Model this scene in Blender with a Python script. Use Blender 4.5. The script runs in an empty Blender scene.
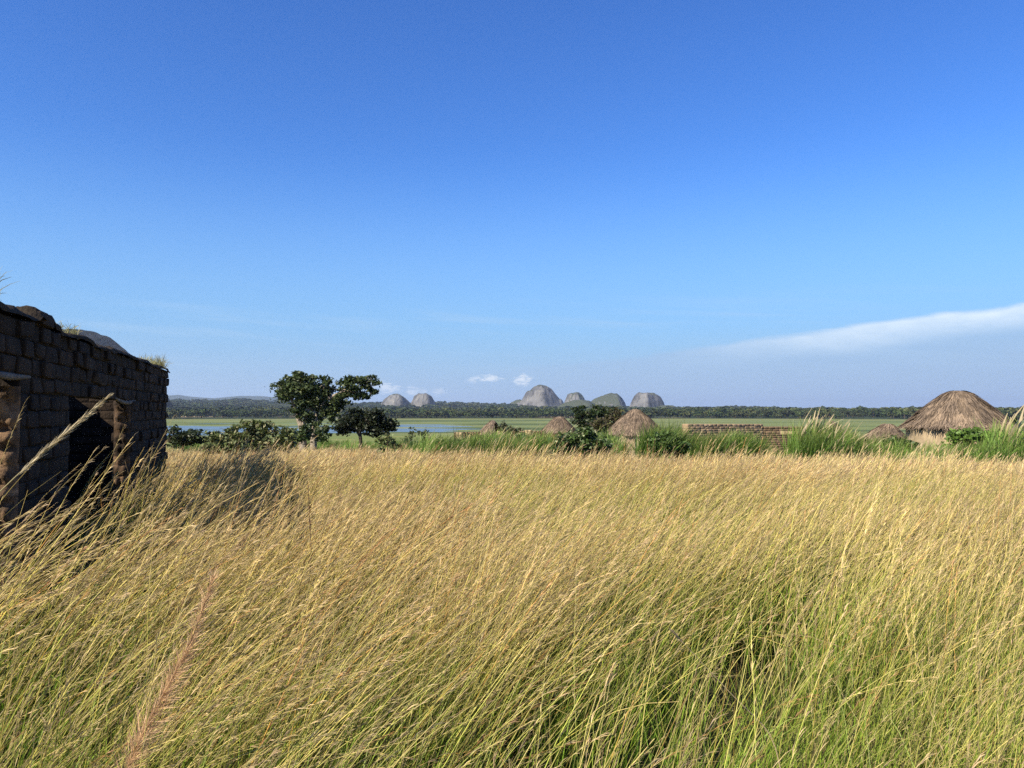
import bpy, math, random
import numpy as np

random.seed(7)
RNG = np.random.default_rng(11)
R = math.radians

# ------------------------------------------------------------------ camera, sky, sun, exposure
scene = bpy.context.scene
CAM_Z = 1.9
FPX = 769.0                                   # focal length in pixels of the 1024 px wide frame
HORIZON = 411.0
cam_d = bpy.data.cameras.new("camera")
cam_d.sensor_width = 36.0
cam_d.lens = 36.0 * FPX / 1024.0
cam_d.clip_start = 0.05
cam_d.clip_end = 60000.0
cam = bpy.data.objects.new("camera", cam_d)
scene.collection.objects.link(cam)
cam.location = (0, 0, CAM_Z)
cam.rotation_euler = (R(90) + math.atan((HORIZON - 384.0) / FPX), 0, 0)
scene.camera = cam

SUN_EL = R(37.0)
SUN_H = np.array([-0.76, -0.65]); SUN_H /= np.linalg.norm(SUN_H)
SUN_DIR = np.array([SUN_H[0] * math.cos(SUN_EL), SUN_H[1] * math.cos(SUN_EL), math.sin(SUN_EL)])

world = bpy.data.worlds.new("World")
scene.world = world
world.use_nodes = True


class NT:
    """tiny helper to write node graphs"""
    def __init__(self, tree):
        self.t = tree
        for n in list(tree.nodes):
            tree.nodes.remove(n)

    def node(self, kind, ins=None, **props):
        n = self.t.nodes.new(kind)
        for k, v in props.items():
            setattr(n, k, v)
        for k, v in (ins or {}).items():
            self.put(n.inputs[k], v)
        return n

    def put(self, sock, v):
        if isinstance(v, bpy.types.NodeSocket):
            self.t.links.new(v, sock)
        else:
            if hasattr(sock, "default_value"):
                try:
                    sock.default_value = v
                except Exception:
                    sock.default_value = (*v, 1.0)

    def m(self, op, a, b=0.0, c=0.0, clamp=False):
        n = self.node("ShaderNodeMath", {0: a, 1: b, 2: c}, operation=op)
        n.use_clamp = clamp
        return n.outputs[0]

    def mix(self, f, a, b, blend="MIX"):
        n = self.node("ShaderNodeMix", None, data_type="RGBA", blend_type=blend)
        self.put(n.inputs[0], f)
        self.put(n.inputs[6], a if isinstance(a, bpy.types.NodeSocket) else (*a, 1.0))
        self.put(n.inputs[7], b if isinstance(b, bpy.types.NodeSocket) else (*b, 1.0))
        return n.outputs[2]

    def smooth(self, v, lo, hi, a=0.0, b=1.0):
        n = self.node("ShaderNodeMapRange", {0: v, 1: lo, 2: hi, 3: a, 4: b}, interpolation_type="SMOOTHSTEP")
        return n.outputs[0]

    def noise(self, vec, scale, detail=4.0, rough=0.55, dist=0.0):
        n = self.node("ShaderNodeTexNoise", {"Scale": scale, "Detail": detail, "Roughness": rough, "Distortion": dist})
        if vec is not None:
            self.put(n.inputs["Vector"], vec)
        return n.outputs[0]


def build_world():
    g = NT(world.node_tree)
    sky = g.node("ShaderNodeTexSky", sky_type="NISHITA")
    sky.sun_disc = False
    sky.sun_elevation = SUN_EL
    sky.sun_rotation = math.atan2(SUN_H[0], SUN_H[1])
    sky.altitude = 1300.0
    sky.air_density = 1.15
    sky.dust_density = 0.5
    sky.ozone_density = 3.0
    # clear dry-season air: a deeper blue than the standard atmosphere, same brightness
    sp = g.node("ShaderNodeSeparateColor", {0: sky.outputs[0]})
    bl = g.m("MAXIMUM", sp.outputs[2], 1e-4)
    deep = [g.m("MULTIPLY", bl, g.m("POWER", g.m("DIVIDE", sp.outputs[k], bl), e)) for k, e in ((0, 2.05), (1, 1.95))]
    hs = g.node("ShaderNodeCombineColor", {0: deep[0], 1: deep[1], 2: bl})
    # clouds by direction of view: azimuth and elevation in radians
    tc = g.node("ShaderNodeTexCoord")
    sx = g.node("ShaderNodeSeparateXYZ", {0: tc.outputs["Generated"]})
    az = g.m("ARCTAN2", sx.outputs[0], sx.outputs[1])
    el = g.m("ARCSINE", sx.outputs[2])
    v = g.node("ShaderNodeCombineXYZ", {0: az, 1: g.m("MULTIPLY", el, 3.2), 2: 0.0}).outputs[0]
    n1 = g.noise(v, 7.0, 6.0, 0.6, 0.4)
    n2 = g.noise(v, 26.0, 5.0, 0.6, 0.2)
    # bank of thin cloud rising to the right
    edge = g.m("ADD", g.m("MULTIPLY", g.m("SUBTRACT", az, 0.114), 0.108), 0.070)
    edge = g.m("ADD", edge, g.m("MULTIPLY", g.m("SUBTRACT", n1, 0.5), 0.022))
    f = g.m("SUBTRACT", edge, el)
    rise = g.smooth(f, 0.0, 0.008)
    crest = g.m("MULTIPLY", rise, g.smooth(f, 0.004, 0.040, 1.0, 0.0))
    right = g.smooth(az, 0.16, 0.52)
    crest = g.m("MULTIPLY", g.m("MULTIPLY", crest, right), g.m("ADD", 0.45, n2))
    veil = g.m("MULTIPLY", rise, g.smooth(az, -0.18, 0.22))
    veil = g.m("MULTIPLY", veil, g.smooth(f, 0.0, 0.10, 0.6, 0.85))
    low = g.smooth(el, 0.0, 0.12, 0.75, 0.0)
    # faint streaks left of the middle
    v2 = g.node("ShaderNodeCombineXYZ", {0: az, 1: g.m("ADD", g.m("MULTIPLY", el, 14.0), g.m("MULTIPLY", az, 0.9)), 2: 3.0}).outputs[0]
    st = g.smooth(g.noise(v2, 3.4, 5.0, 0.55, 0.3), 0.50, 0.78)
    st = g.m("MULTIPLY", st, g.m("MULTIPLY", g.smooth(el, 0.03, 0.07), g.smooth(el, 0.10, 0.17, 1.0, 0.0)))
    st = g.m("MULTIPLY", st, 0.38)
    # small fair-weather puffs low over the domes
    puffs = None
    for (pa, pe, wa, we, s) in ((-0.030, 0.0425, 0.022, 0.0050, 0.95), (0.013, 0.0400, 0.013, 0.0085, 1.0), (0.021, 0.0410, 0.006, 0.006, .8),
                                (-0.052, 0.0405, 0.010, 0.0050, .55), (-0.160, 0.0290, 0.018, 0.0085, .8), (-0.125, 0.0250, 0.014, 0.0070, .7),
                                (-0.095, 0.0245, 0.011, 0.0060, .55), (-0.285, 0.0310, 0.020, 0.0060, .35), (-0.180, 0.0340, 0.02, 0.009, .5)):
        da = g.m("DIVIDE", g.m("SUBTRACT", az, pa), wa)
        de = g.m("DIVIDE", g.m("SUBTRACT", el, pe), we)
        d = g.m("ADD", g.m("MULTIPLY", da, da), g.m("MULTIPLY", de, de))
        d = g.m("ADD", d, g.m("MULTIPLY", g.m("SUBTRACT", g.noise(v, 95.0, 6.0, 0.68), 0.5), 5.0))
        p = g.smooth(d, -0.4, 1.1, s, 0.0)
        puffs = p if puffs is None else g.m("MAXIMUM", puffs, p)
    lower = g.smooth(el, 0.02, 0.34, 0.92, 0.0)
    col = g.mix(lower, hs.outputs[0], (1.38, 2.55, 4.3))
    col = g.mix(low, col, (2.25, 3.0, 4.1))
    col = g.mix(g.m("MULTIPLY", veil, 0.82), col, (2.05, 2.85, 4.1))
    col = g.mix(st, col, (2.5, 3.5, 4.7))
    col = g.mix(g.m("MULTIPLY", crest, 0.9), col, (4.3, 5.0, 5.7))
    col = g.mix(g.m("MULTIPLY", puffs, 0.75), col, (5.0, 5.3, 5.6))
    bg = g.node("ShaderNodeBackground", {"Color": col, "Strength": 0.098})
    out = g.node("ShaderNodeOutputWorld", {"Surface": bg.outputs[0]})


build_world()

sun_d = bpy.data.lights.new("sun", "SUN")
sun_d.energy = 5.0
sun_d.angle = R(0.53)
sun_d.color = (1.0, 0.90, 0.72)
sun = bpy.data.objects.new("sun", sun_d)
scene.collection.objects.link(sun)
sun.rotation_euler = (math.pi / 2 - SUN_EL, 0, math.atan2(SUN_H[0], -SUN_H[1]))

vs = scene.view_settings
scene.display_settings.display_device = "sRGB"
vs.view_transform = "Standard"
vs.look = "None"
vs.exposure = 1.0
vs.gamma = 1.0
vs.use_curve_mapping = False
scene.render.engine = "CYCLES"
scene.cycles.max_bounces = 8
scene.cycles.diffuse_bounces = 3
scene.cycles.transmission_bounces = 4
scene.cycles.transparent_max_bounces = 8
scene.cycles.volume_bounces = 0
scene.cycles.use_denoising = False

# ------------------------------------------------------------------ helpers
COL = scene.collection


def mesh_np(name, verts, quads=None, tris=None, col=None, smooth=False):
    verts = np.asarray(verts, np.float32).reshape(-1, 3)
    quads = np.zeros((0, 4), np.int32) if quads is None else np.asarray(quads, np.int32).reshape(-1, 4)
    tris = np.zeros((0, 3), np.int32) if tris is None else np.asarray(tris, np.int32).reshape(-1, 3)
    me = bpy.data.meshes.new(name)
    me.vertices.add(len(verts))
    me.vertices.foreach_set("co", verts.ravel())
    nl = quads.size + tris.size
    me.loops.add(nl)
    me.loops.foreach_set("vertex_index", np.concatenate([quads.ravel(), tris.ravel()]))
    npoly = len(quads) + len(tris)
    me.polygons.add(npoly)
    ls = np.concatenate([np.arange(len(quads)) * 4, quads.size + np.arange(len(tris)) * 3]).astype(np.int32)
    me.polygons.foreach_set("loop_start", ls)
    if smooth:
        me.polygons.foreach_set("use_smooth", np.ones(npoly, bool))
    if col is not None:
        a = me.attributes.new("Col", "FLOAT_COLOR", "POINT")
        c = np.asarray(col, np.float32)
        if c.shape[1] == 3:
            c = np.concatenate([c, np.ones((len(c), 1), np.float32)], 1)
        a.data.foreach_set("color", c.ravel())
    me.update(calc_edges=True)
    return me


class Geo:
    """collects arrays for one mesh"""
    def __init__(self):
        self.v, self.q, self.t, self.c, self.n = [], [], [], [], 0

    def add(self, v, q=None, t=None, c=(1, 1, 1, 1)):
        v = np.asarray(v, float).reshape(-1, 3)
        if q is not None and len(q):
            self.q.append(np.asarray(q, int).reshape(-1, 4) + self.n)
        if t is not None and len(t):
            self.t.append(np.asarray(t, int).reshape(-1, 3) + self.n)
        c = np.asarray(c, float)
        if c.ndim == 1:
            c = np.tile(c, (len(v), 1))
        if c.shape[1] == 3:
            c = np.concatenate([c, np.ones((len(c), 1))], 1)
        self.v.append(v); self.c.append(c)
        self.n += len(v)

    def mesh(self, name, smooth=False):
        return mesh_np(name, np.concatenate(self.v), np.concatenate(self.q) if self.q else None,
                       np.concatenate(self.t) if self.t else None, np.concatenate(self.c), smooth)

    def ribbons(self, P, W, S, C):
        """P (N,K,3) paths, W (N,K) half widths, S (N,3) side vectors, C (N,K,4) colours"""
        N, K, _ = P.shape
        off = S[:, None, :] * W[:, :, None]
        v = np.stack([P - off, P + off], 2).reshape(-1, 3)
        base = (np.arange(N) * K * 2)[:, None] + (np.arange(K - 1) * 2)[None, :]
        q = np.stack([base, base + 1, base + 3, base + 2], -1).reshape(-1, 4)
        c = np.repeat(C.reshape(N, K, 1, -1), 2, 2).reshape(N * K * 2, -1)
        self.add(v, q, None, c)

    def tubes(self, P, Rd, C, sides=3):
        N, K, _ = P.shape
        T = np.gradient(P, axis=1)
        T /= np.linalg.norm(T, axis=2, keepdims=True) + 1e-9
        ref = np.where(np.abs(T[..., 2:3]) > 0.9, np.array([1., 0, 0]), np.array([0, 0, 1.]))
        A = np.cross(T, ref); A /= np.linalg.norm(A, axis=2, keepdims=True) + 1e-9
        B = np.cross(T, A)
        ang = np.arange(sides) * 2 * np.pi / sides
        v = P[:, :, None, :] + Rd[:, :, None, None] * (np.cos(ang)[None, None, :, None] * A[:, :, None, :] + np.sin(ang)[None, None, :, None] * B[:, :, None, :])
        i = (np.arange(N) * K * sides)[:, None, None] + (np.arange(K - 1) * sides)[None, :, None]
        j = np.arange(sides)[None, None, :]; j2 = (j + 1) % sides
        q = np.stack([i + j, i + j2, i + j2 + sides, i + j + sides], -1).reshape(-1, 4)
        c = np.repeat(C.reshape(N, K, 1, -1), sides, 2).reshape(N * K * sides, -1)
        self.add(v.reshape(-1, 3), q, None, c)


def obj(name, me, mat=None, parent=None, loc=(0, 0, 0)):
    o = bpy.data.objects.new(name, me)
    COL.objects.link(o)
    o.location = loc
    if mat is not None:
        me.materials.append(mat)
    if parent is not None:
        o.parent = parent
    return o


def tag(o, label=None, cat=None, group=None, kind=None):
    if label: o["label"] = label
    if cat: o["category"] = cat
    if group: o["group"] = group
    if kind: o["kind"] = kind
    return o


def thing(name, label, cat, loc, group=None):
    o = bpy.data.objects.new(name, None)
    o.empty_display_size = 0.3
    COL.objects.link(o)
    o.location = loc
    return tag(o, label, cat, group)


def vnoise(x, y, seed=0):
    """smooth value noise on arrays"""
    x = np.asarray(x, float); y = np.asarray(y, float)
    xi = np.floor(x).astype(np.int64); yi = np.floor(y).astype(np.int64)
    xf = x - xi; yf = y - yi
    xf = xf * xf * (3 - 2 * xf); yf = yf * yf * (3 - 2 * yf)

    def h(a, b):
        n = (a * 374761393 + b * 668265263 + seed * 974711) & 0x7fffffff
        n = ((n ^ (n >> 13)) * 1274126177) & 0x7fffffff
        return ((n ^ (n >> 16)) & 0xffff) / 65535.0
    return (h(xi, yi) * (1 - xf) + h(xi + 1, yi) * xf) * (1 - yf) + (h(xi, yi + 1) * (1 - xf) + h(xi + 1, yi + 1) * xf) * yf


def fbm(x, y, seed=0, oct=4):
    s, a, t = 0.0, 0.5, 0.0
    for k in range(oct):
        s = s + a * vnoise(x * 2 ** k + 17.3 * k, y * 2 ** k - 9.1 * k, seed + k); t += a; a *= 0.5
    return s / t


# ------------------------------------------------------------------ the lie of the land
RIDGE_PX = [-400, 100, 165, 200, 240, 265, 290, 330, 380, 440, 510, 560, 640, 700, 722, 745, 770, 800, 860, 920, 1024, 1500]
RIDGE_Y = [400, 401, 402, 402.5, 401, 402.2, 402, 405, 404, 404, 405, 406, 408, 409.4, 408.8, 408.4, 409.6, 411, 412.4, 413.4, 413.6, 413]
BLUE_PX = [-300, 100, 165, 178, 192, 214, 240, 262, 285, 330, 400, 900, 975, 1000, 1024, 1100, 1400]
BLUE_Y = [400, 399, 397.4, 396.2, 398, 399.2, 396.8, 396.9, 399, 402, 409, 412, 411.3, 410.0, 409.3, 409, 410]


def px_of(x, y):
    return 512 + FPX * np.clip(x / np.maximum(y, 1e-3), -6, 6)


def ground(x, y):
    x = np.asarray(x, float); y = np.asarray(y, float)
    r = np.hypot(x, y)
    h = np.interp(r, [0, 14, 37, 58, 94, 200, 325, 345, 960, 1100, 1500, 2000, 3000, 20000],
                  [0, 0, -.75, -1.45, -2.5, -5.6, -8.45, -8.62, -8.62, -8.0, -6.0, -3.5, -1.0, -1.0])
    h = h + (fbm(x / 7, y / 7, 3, 3) - .5) * np.interp(r, [0, 12, 40, 100, 250, 320], [0.10, .22, .35, .5, .4, 0])
    px = np.where(y > 0, px_of(x, y), 512)
    d = np.maximum(y, 1)
    # the lake lies where the valley floor dips below the water
    wet = np.interp(px, [-900, 120, 440, 520, 3000], [1, 1, .85, 0, 0]) * np.interp(r, [320, 380, 560, 680, 760], [0, 1, 1, .55, 0])
    wn = fbm(x / 95, y / 24, 21, 4)
    h = h - np.where((r > 300) & (r < 1000), np.clip((wet * .90 - wn * 1.25) * 1.2, -.06, .5), 0)
    # wooded ridge, then far blue hills
    rz = CAM_Z + (HORIZON - np.interp(px, RIDGE_PX, RIDGE_Y) - 1.2) * 4300 / FPX
    rz = rz + (fbm(x / 420, y / 420, 5, 4) - .5) * 20
    t = np.interp(r, [1900, 4300], [0, 1]); t = t * t * (3 - 2 * t)
    k = np.where(r < 4300, t, np.interp(r, [4300, 5600], [1, .3]))
    h = h + (rz - h) * np.where(y > 0, k, 0)
    bz = CAM_Z + (HORIZON - np.interp(px, BLUE_PX, BLUE_Y)) * 11000 / FPX
    t = np.interp(r, [7500, 11000, 12000, 15000], [0, 1, 1, 0]); t = t * t * (3 - 2 * t)
    h = h + (bz - h) * np.where(y > 0, t, 0)
    return h


def gz(x, y):
    return float(ground(x, y))


def at(px, d, py=None):
    """world point seen at pixel column px (and row py) at forward distance d"""
    x = (px - 512) / FPX * d
    z = gz(x, d) if py is None else CAM_Z - (py - HORIZON) * d / FPX
    return np.array([x, d, z])


# ------------------------------------------------------------------ materials
def new_mat(name):
    m = bpy.data.materials.new(name)
    m.use_nodes = True
    return m, NT(m.node_tree)


def mat_plant(name, trans=0.35, rough=0.55, spec=0.25, tint_scale=0.25, green=(.055, .085, .018), green_amt=0.0, var=0.35):
    m, g = new_mat(name)
    at_ = g.node("ShaderNodeAttribute", attribute_name="Col")
    geo = g.node("ShaderNodeNewGeometry")
    oi = g.node("ShaderNodeObjectInfo")
    n = g.noise(geo.outputs["Position"], tint_scale, 3.0, 0.6)
    val = g.m("ADD", g.m("MULTIPLY", g.m("SUBTRACT", n, 0.5), var * 1.6), 1.0)
    val = g.m("MULTIPLY", val, g.m("ADD", 1 - var * .5, g.m("MULTIPLY", oi.outputs["Random"], var)))
    col = g.mix(1.0, at_.outputs["Color"], g.node("ShaderNodeCombineColor", {0: val, 1: val, 2: val}).outputs[0], "MULTIPLY")
    if green_amt:
        n2 = g.noise(geo.outputs["Position"], 0.22, 3.0, 0.6, 0.3)
        fac = g.m("MULTIPLY", g.smooth(n2, 0.46, 0.66), g.m("MULTIPLY", at_.outputs["Alpha"], green_amt))
        col = g.mix(fac, col, green)
    p = g.node("ShaderNodeBsdfPrincipled", {"Base Color": col, "Roughness": rough, "Specular IOR Level": spec})
    tr = g.node("ShaderNodeBsdfTranslucent", {"Color": col})
    mx = g.node("ShaderNodeMixShader", {0: trans, 1: p.outputs[0], 2: tr.outputs[0]})
    g.node("ShaderNodeOutputMaterial", {"Surface": mx.outputs[0]})
    return m


def mat_rough(name, col, col2=None, scale=6.0, bump=0.5, bscale=30.0, rough=0.92, dist=0.02, use_attr=False):
    m, g = new_mat(name)
    tc = g.node("ShaderNodeTexCoord")
    P = tc.outputs["Object"]
    n = g.noise(P, scale, 6.0, 0.62, 0.2)
    c = g.mix(g.smooth(n, 0.32, 0.68), col, col2 or tuple(k * .6 for k in col))
    if use_attr:
        c = g.mix(1.0, c, g.node("ShaderNodeAttribute", attribute_name="Col").outputs["Color"], "MULTIPLY")
    b = g.node("ShaderNodeBump", {"Strength": bump, "Distance": dist, "Height": g.noise(P, bscale, 6.0, 0.65)})
    p = g.node("ShaderNodeBsdfPrincipled", {"Base Color": c, "Roughness": rough, "Specular IOR Level": 0.2, "Normal": b.outputs[0]})
    g.node("ShaderNodeOutputMaterial", {"Surface": p.outputs[0]})
    return m


M_GRASS = mat_plant("dry_grass", trans=0.34, rough=0.5, spec=0.3, green_amt=0.45, green=(.20, .26, .035), var=0.36)
M_REED = mat_plant("green_grass", trans=0.35, rough=0.5, spec=0.25, var=0.4)
M_LEAF = mat_plant("leaf", trans=0.22, rough=0.5, spec=0.3, tint_scale=0.9, var=0.35)
M_WOOD = mat_plant("far_foliage", trans=0.1, rough=0.7, spec=0.1, tint_scale=0.006, var=0.5)
M_BARK = mat_rough("pale_bark", (.34, .29, .22), (.16, .12, .09), 3.0, .6, 14.0)
M_DARKBARK = mat_rough("dark_bark", (.07, .055, .04), None, 3.0, .6, 14.0)
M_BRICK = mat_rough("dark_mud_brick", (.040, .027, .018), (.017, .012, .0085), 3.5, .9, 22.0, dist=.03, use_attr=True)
M_MUD = mat_rough("pale_mud", (.37, .285, .18), (.25, .19, .12), 2.2, .6, 18.0, dist=.02, use_attr=True)
M_REDMUD = mat_rough("red_mud_brick", (.38, .27, .165), (.27, .19, .118), 2.2, .8, 14.0, dist=.03, use_attr=True)
M_JAMB = mat_rough("sunlit_broken_mud", (.20, .125, .072), (.05, .035, .025), 7.0, 1.0, 26.0, dist=.04, use_attr=True)  # lighter than the wall brick: sunlight on the jambs is put into the colour
M_LINTEL = mat_rough("weathered_wood", (.17, .155, .135), (.09, .08, .07), 8.0, .6, 40.0, dist=.008)
M_THATCH = mat_rough("thatch", (.20, .150, .105), (.115, .088, .066), 1.6, .7, 9.0, dist=.05, use_attr=True)


def build_ground_mat():
    m, g = new_mat("ground_cover")
    a = g.node("ShaderNodeAttribute", attribute_name="Col")
    geo = g.node("ShaderNodeNewGeometry")
    P = geo.outputs["Position"]
    n = g.noise(P, 0.02, 6.0, 0.65)
    n2 = g.noise(P, 1.7, 5.0, 0.6)
    v = g.m("ADD", 0.45, g.m("ADD", g.m("MULTIPLY", n, .55), g.m("MULTIPLY", n2, .55)))
    c = g.mix(1.0, a.outputs["Color"], g.node("ShaderNodeCombineColor", {0: v, 1: v, 2: v}).outputs[0], "MULTIPLY")
    b = g.node("ShaderNodeBump", {"Strength": 0.5, "Distance": 0.06, "Height": g.noise(P, 6.0, 5.0, 0.6)})
    p = g.node("ShaderNodeBsdfPrincipled", {"Base Color": c, "Roughness": 0.95, "Specular IOR Level": 0.1, "Normal": b.outputs[0]})
    g.node("ShaderNodeOutputMaterial", {"Surface": p.outputs[0]})
    return m


def build_water_mat():
    m, g = new_mat("lake_water")
    geo = g.node("ShaderNodeNewGeometry")
    mp = g.node("ShaderNodeMapping", {"Vector": geo.outputs["Position"], "Scale": (0.35, 1.0, 1.0)})
    b = g.node("ShaderNodeBump", {"Strength": 0.10, "Distance": 0.10, "Height": g.noise(mp.outputs[0], 0.9, 4.0, 0.6)})
    p = g.node("ShaderNodeBsdfPrincipled", {"Base Color": (.035, .05, .055, 1), "Roughness": 0.18, "IOR": 1.33, "Normal": b.outputs[0]})
    g.node("ShaderNodeOutputMaterial", {"Surface": p.outputs[0]})
    return m


def build_rock_mat(name, bright=1.0, veg=0.5):
    m, g = new_mat(name)
    tc = g.node("ShaderNodeTexCoord")
    geo = g.node("ShaderNodeNewGeometry")
    P = tc.outputs["Object"]
    n = g.noise(P, 0.018, 6.0, 0.62, 0.3)
    mp = g.node("ShaderNodeMapping", {"Vector": P, "Scale": (1.0, 1.0, 0.16)})
    streak = g.noise(mp.outputs[0], 0.05, 5.0, 0.65, 0.6)
    c = g.mix(g.smooth(n, .35, .68), tuple(k * bright for k in (.29, .285, .275)), tuple(k * bright for k in (.12, .12, .122)))
    c = g.mix(g.m("MULTIPLY", g.smooth(streak, .50, .66), .75), c, tuple(k * bright for k in (.05, .05, .052)))
    c = g.mix(g.m("MULTIPLY", g.smooth(streak, .42, .30), .5), c, tuple(k * bright for k in (.75, .68, .56)))
    nz = g.node("ShaderNodeSeparateXYZ", {0: geo.outputs["Normal"]}).outputs[2]
    vegm = g.m("ADD", nz, g.m("MULTIPLY", g.m("SUBTRACT", g.noise(P, .03, 5.0, .65), .5), 1.6))
    c = g.mix(g.smooth(vegm, 1.02 - veg, 1.22 - veg), c, tuple(min(1.0, k * bright * 2.2) for k in (.045, .052, .030)))
    b = g.node("ShaderNodeBump", {"Strength": 0.6, "Distance": 5.0, "Height": g.noise(P, .06, 6.0, .62)})
    p = g.node("ShaderNodeBsdfPrincipled", {"Base Color": c, "Roughness": 0.9, "Specular IOR Level": 0.2, "Normal": b.outputs[0]})
    g.node("ShaderNodeOutputMaterial", {"Surface": p.outputs[0]})
    return m


# ------------------------------------------------------------------ ground, water
def build_ground():
    a1 = np.linspace(-46, 46, 700)
    a2 = np.linspace(46, 314, 90)[1:-1]
    A = np.radians(np.concatenate([a1, a2]))
    rr = np.concatenate([np.geomspace(.4, 60, 90), np.geomspace(62, 320, 40), np.linspace(325, 1000, 120), np.geomspace(1020, 9000, 70), np.geomspace(9300, 20000, 26)])
    AA, RR = np.meshgrid(A, rr)
    X = RR * np.sin(AA); Y = RR * np.cos(AA)
    Z = ground(X, Y)
    nA, nR = len(A), len(rr)
    v = np.stack([X, Y, Z], -1).reshape(-1, 3)
    i = (np.arange(nR - 1) * nA)[:, None]; j = np.arange(nA)[None, :]; j2 = (j + 1) % nA
    q = np.stack([i + j, i + nA + j, i + nA + j2, i + j2], -1).reshape(-1, 4)
    c0 = len(v)
    v = np.concatenate([v, [[0, 0, gz(0, 0)]]])
    t = np.stack([np.full(nA, c0), np.arange(nA), (np.arange(nA) + 1) % nA], -1)
    # intrinsic ground cover colours by zone
    r = RR.ravel(); x = X.ravel(); y = Y.ravel()
    n = fbm(x / 40, y / 18, 31, 4)
    n2 = fbm(x / 300, y / 120, 33, 4)
    soil = np.array([.045, .046, .018]); straw = np.array([.26, .22, .085]); mead = np.array([.135, .165, .045])
    marsh = np.array([.135, .165, .058]); wood = np.array([.032, .045, .018]); bare = np.array([.30, .22, .13])

    def lerp(a, b, k):
        k = np.clip(k, 0, 1)[:, None]
        return a * (1 - k) + b * k
    c = lerp(soil[None], mead[None] * .8, (r - 40) / 40)
    c = lerp(c, mead[None], (r - 90) / 60)
    c = lerp(c, straw[None], np.where((r > 60) & (r < 330), (n - .52) * 5, 0))
    c = lerp(c, marsh[None], (r - 300) / 60)
    c = lerp(c, np.array([.19, .20, .075])[None], np.where((r > 340) & (r < 1000), (n - .5) * 6, 0))
    c = lerp(c, np.array([.06, .085, .03])[None], np.where((r > 300) & (r < 1000), (fbm(x / 130, y / 26, 37, 4) - .53) * 7, 0))
    c = lerp(c, np.array([.16, .17, .06])[None], (r - 900) / 60)
    c = lerp(c, wood[None], (r - 1020 - 80 * (n2 - .5)) / 50)
    c = lerp(c, bare[None], np.where((r > 1150) & (r < 6000), (n2 - .60) * 10, 0))
    c = np.concatenate([c, [soil]])
    me = mesh_np("ground", v, q, t, c, smooth=True)
    tag(obj("ground", me, build_ground_mat()), kind="structure")
    # lake
    wv, wq = [], []
    xs = np.linspace(-900, 420, 23); ys = np.linspace(300, 1000, 13)
    XX, YY = np.meshgrid(xs, ys)
    v = np.stack([XX, YY, np.full_like(XX, -8.72)], -1).reshape(-1, 3)
    nx = len(xs)
    i = (np.arange(len(ys) - 1) * nx)[:, None]; j = np.arange(nx - 1)[None, :]
    q = np.stack([i + j, i + j + 1, i + nx + j + 1, i + nx + j], -1).reshape(-1, 4)
    tag(obj("lake", mesh_np("lake", v, q), build_water_mat()), kind="structure")


build_ground()

# ------------------------------------------------------------------ granite domes
def dome(px0, px1, ytop, pxpeak, d, label, mat, p=2.2, q=.75, flat=0.0, seed=0, base_y=414, depth=1.0, shoulders=(), mm=1.15, ridge=.42):
    """a granite dome filling columns px0..px1 with its top at row ytop; real height-field body standing in the land"""
    k = d / FPX
    xc = ((px0 + px1) / 2 - 512) * k
    zb = CAM_Z - (base_y - HORIZON) * k - 4
    H = CAM_Z - (ytop - HORIZON) * k - zb
    wl, wr = (pxpeak - px0) * k, (px1 - pxpeak) * k
    x0 = (pxpeak - 512) * k
    nA, nR = 110, 60
    A = np.linspace(0, 2 * np.pi, nA, endpoint=False)
    T = np.linspace(0, 1, nR + 1)[1:]
    AA, TT = np.meshgrid(A, T)
    ca, sa = np.cos(AA), np.sin(AA)
    w = np.where(ca > 0, wr, wl)
    lob = 1 + .16 * (fbm(ca * 1.3 + 5, sa * 1.3 + seed, seed + 40, 3) - .5) * (np.abs(sa) + .15)
    dia = (np.abs(ca) ** mm + np.abs(sa) ** mm) ** (-1 / mm)     # blunt-cornered plan: flat flanks meeting in a buttress
    X = ca * w * TT * lob * dia
    Y = sa * (wl + wr) / 2 * depth * TT * lob * dia
    X = X + ridge * wr * np.where(sa < 0, sa * sa, 0) * TT
    prof = np.clip(1 - np.maximum(TT - flat, 0) ** p / (1 - flat) ** p, 0, 1) ** q
    Z = H * prof
    for (sx, sh, sw) in shoulders:                       # extra knolls: offset in px, height fraction, width px
        g = np.exp(-(((X / k - sx) / sw) ** 2 + (Y / k / (sw * 1.4)) ** 2))
        Z = np.maximum(Z, H * sh * g * np.clip((1 - TT) * 3, 0, 1) ** .7)
    edge = np.clip((1 - TT) * 4, 0, 1)
    Z = Z + H * edge * (.22 * (fbm(X / (wl + wr) * 5 + 3, Y / (wl + wr) * 5, seed + 60, 4) - .5) + .06 * (fbm(X / (wl + wr) * 22, Y / (wl + wr) * 22, seed + 70, 3) - .5))
    v = np.stack([X, Y, Z], -1).reshape(-1, 3)
    i = (np.arange(nR - 1) * nA)[:, None]; j = np.arange(nA)[None, :]; j2 = (j + 1) % nA
    quads = np.stack([i + j, i + nA + j, i + nA + j2, i + j2], -1).reshape(-1, 4)
    c0 = len(v)
    v = np.concatenate([v, [[0, 0, Z[0].mean()]]])
    t = np.stack([np.full(nA, c0), np.arange(nA), (np.arange(nA) + 1) % nA], -1)
    me = mesh_np("granite_dome", v, quads, t, smooth=True)
    o = obj("granite_dome", me, mat, loc=(x0, d, zb))
    tag(o, label, "rock dome", "granite domes on the skyline")
    return o


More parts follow.
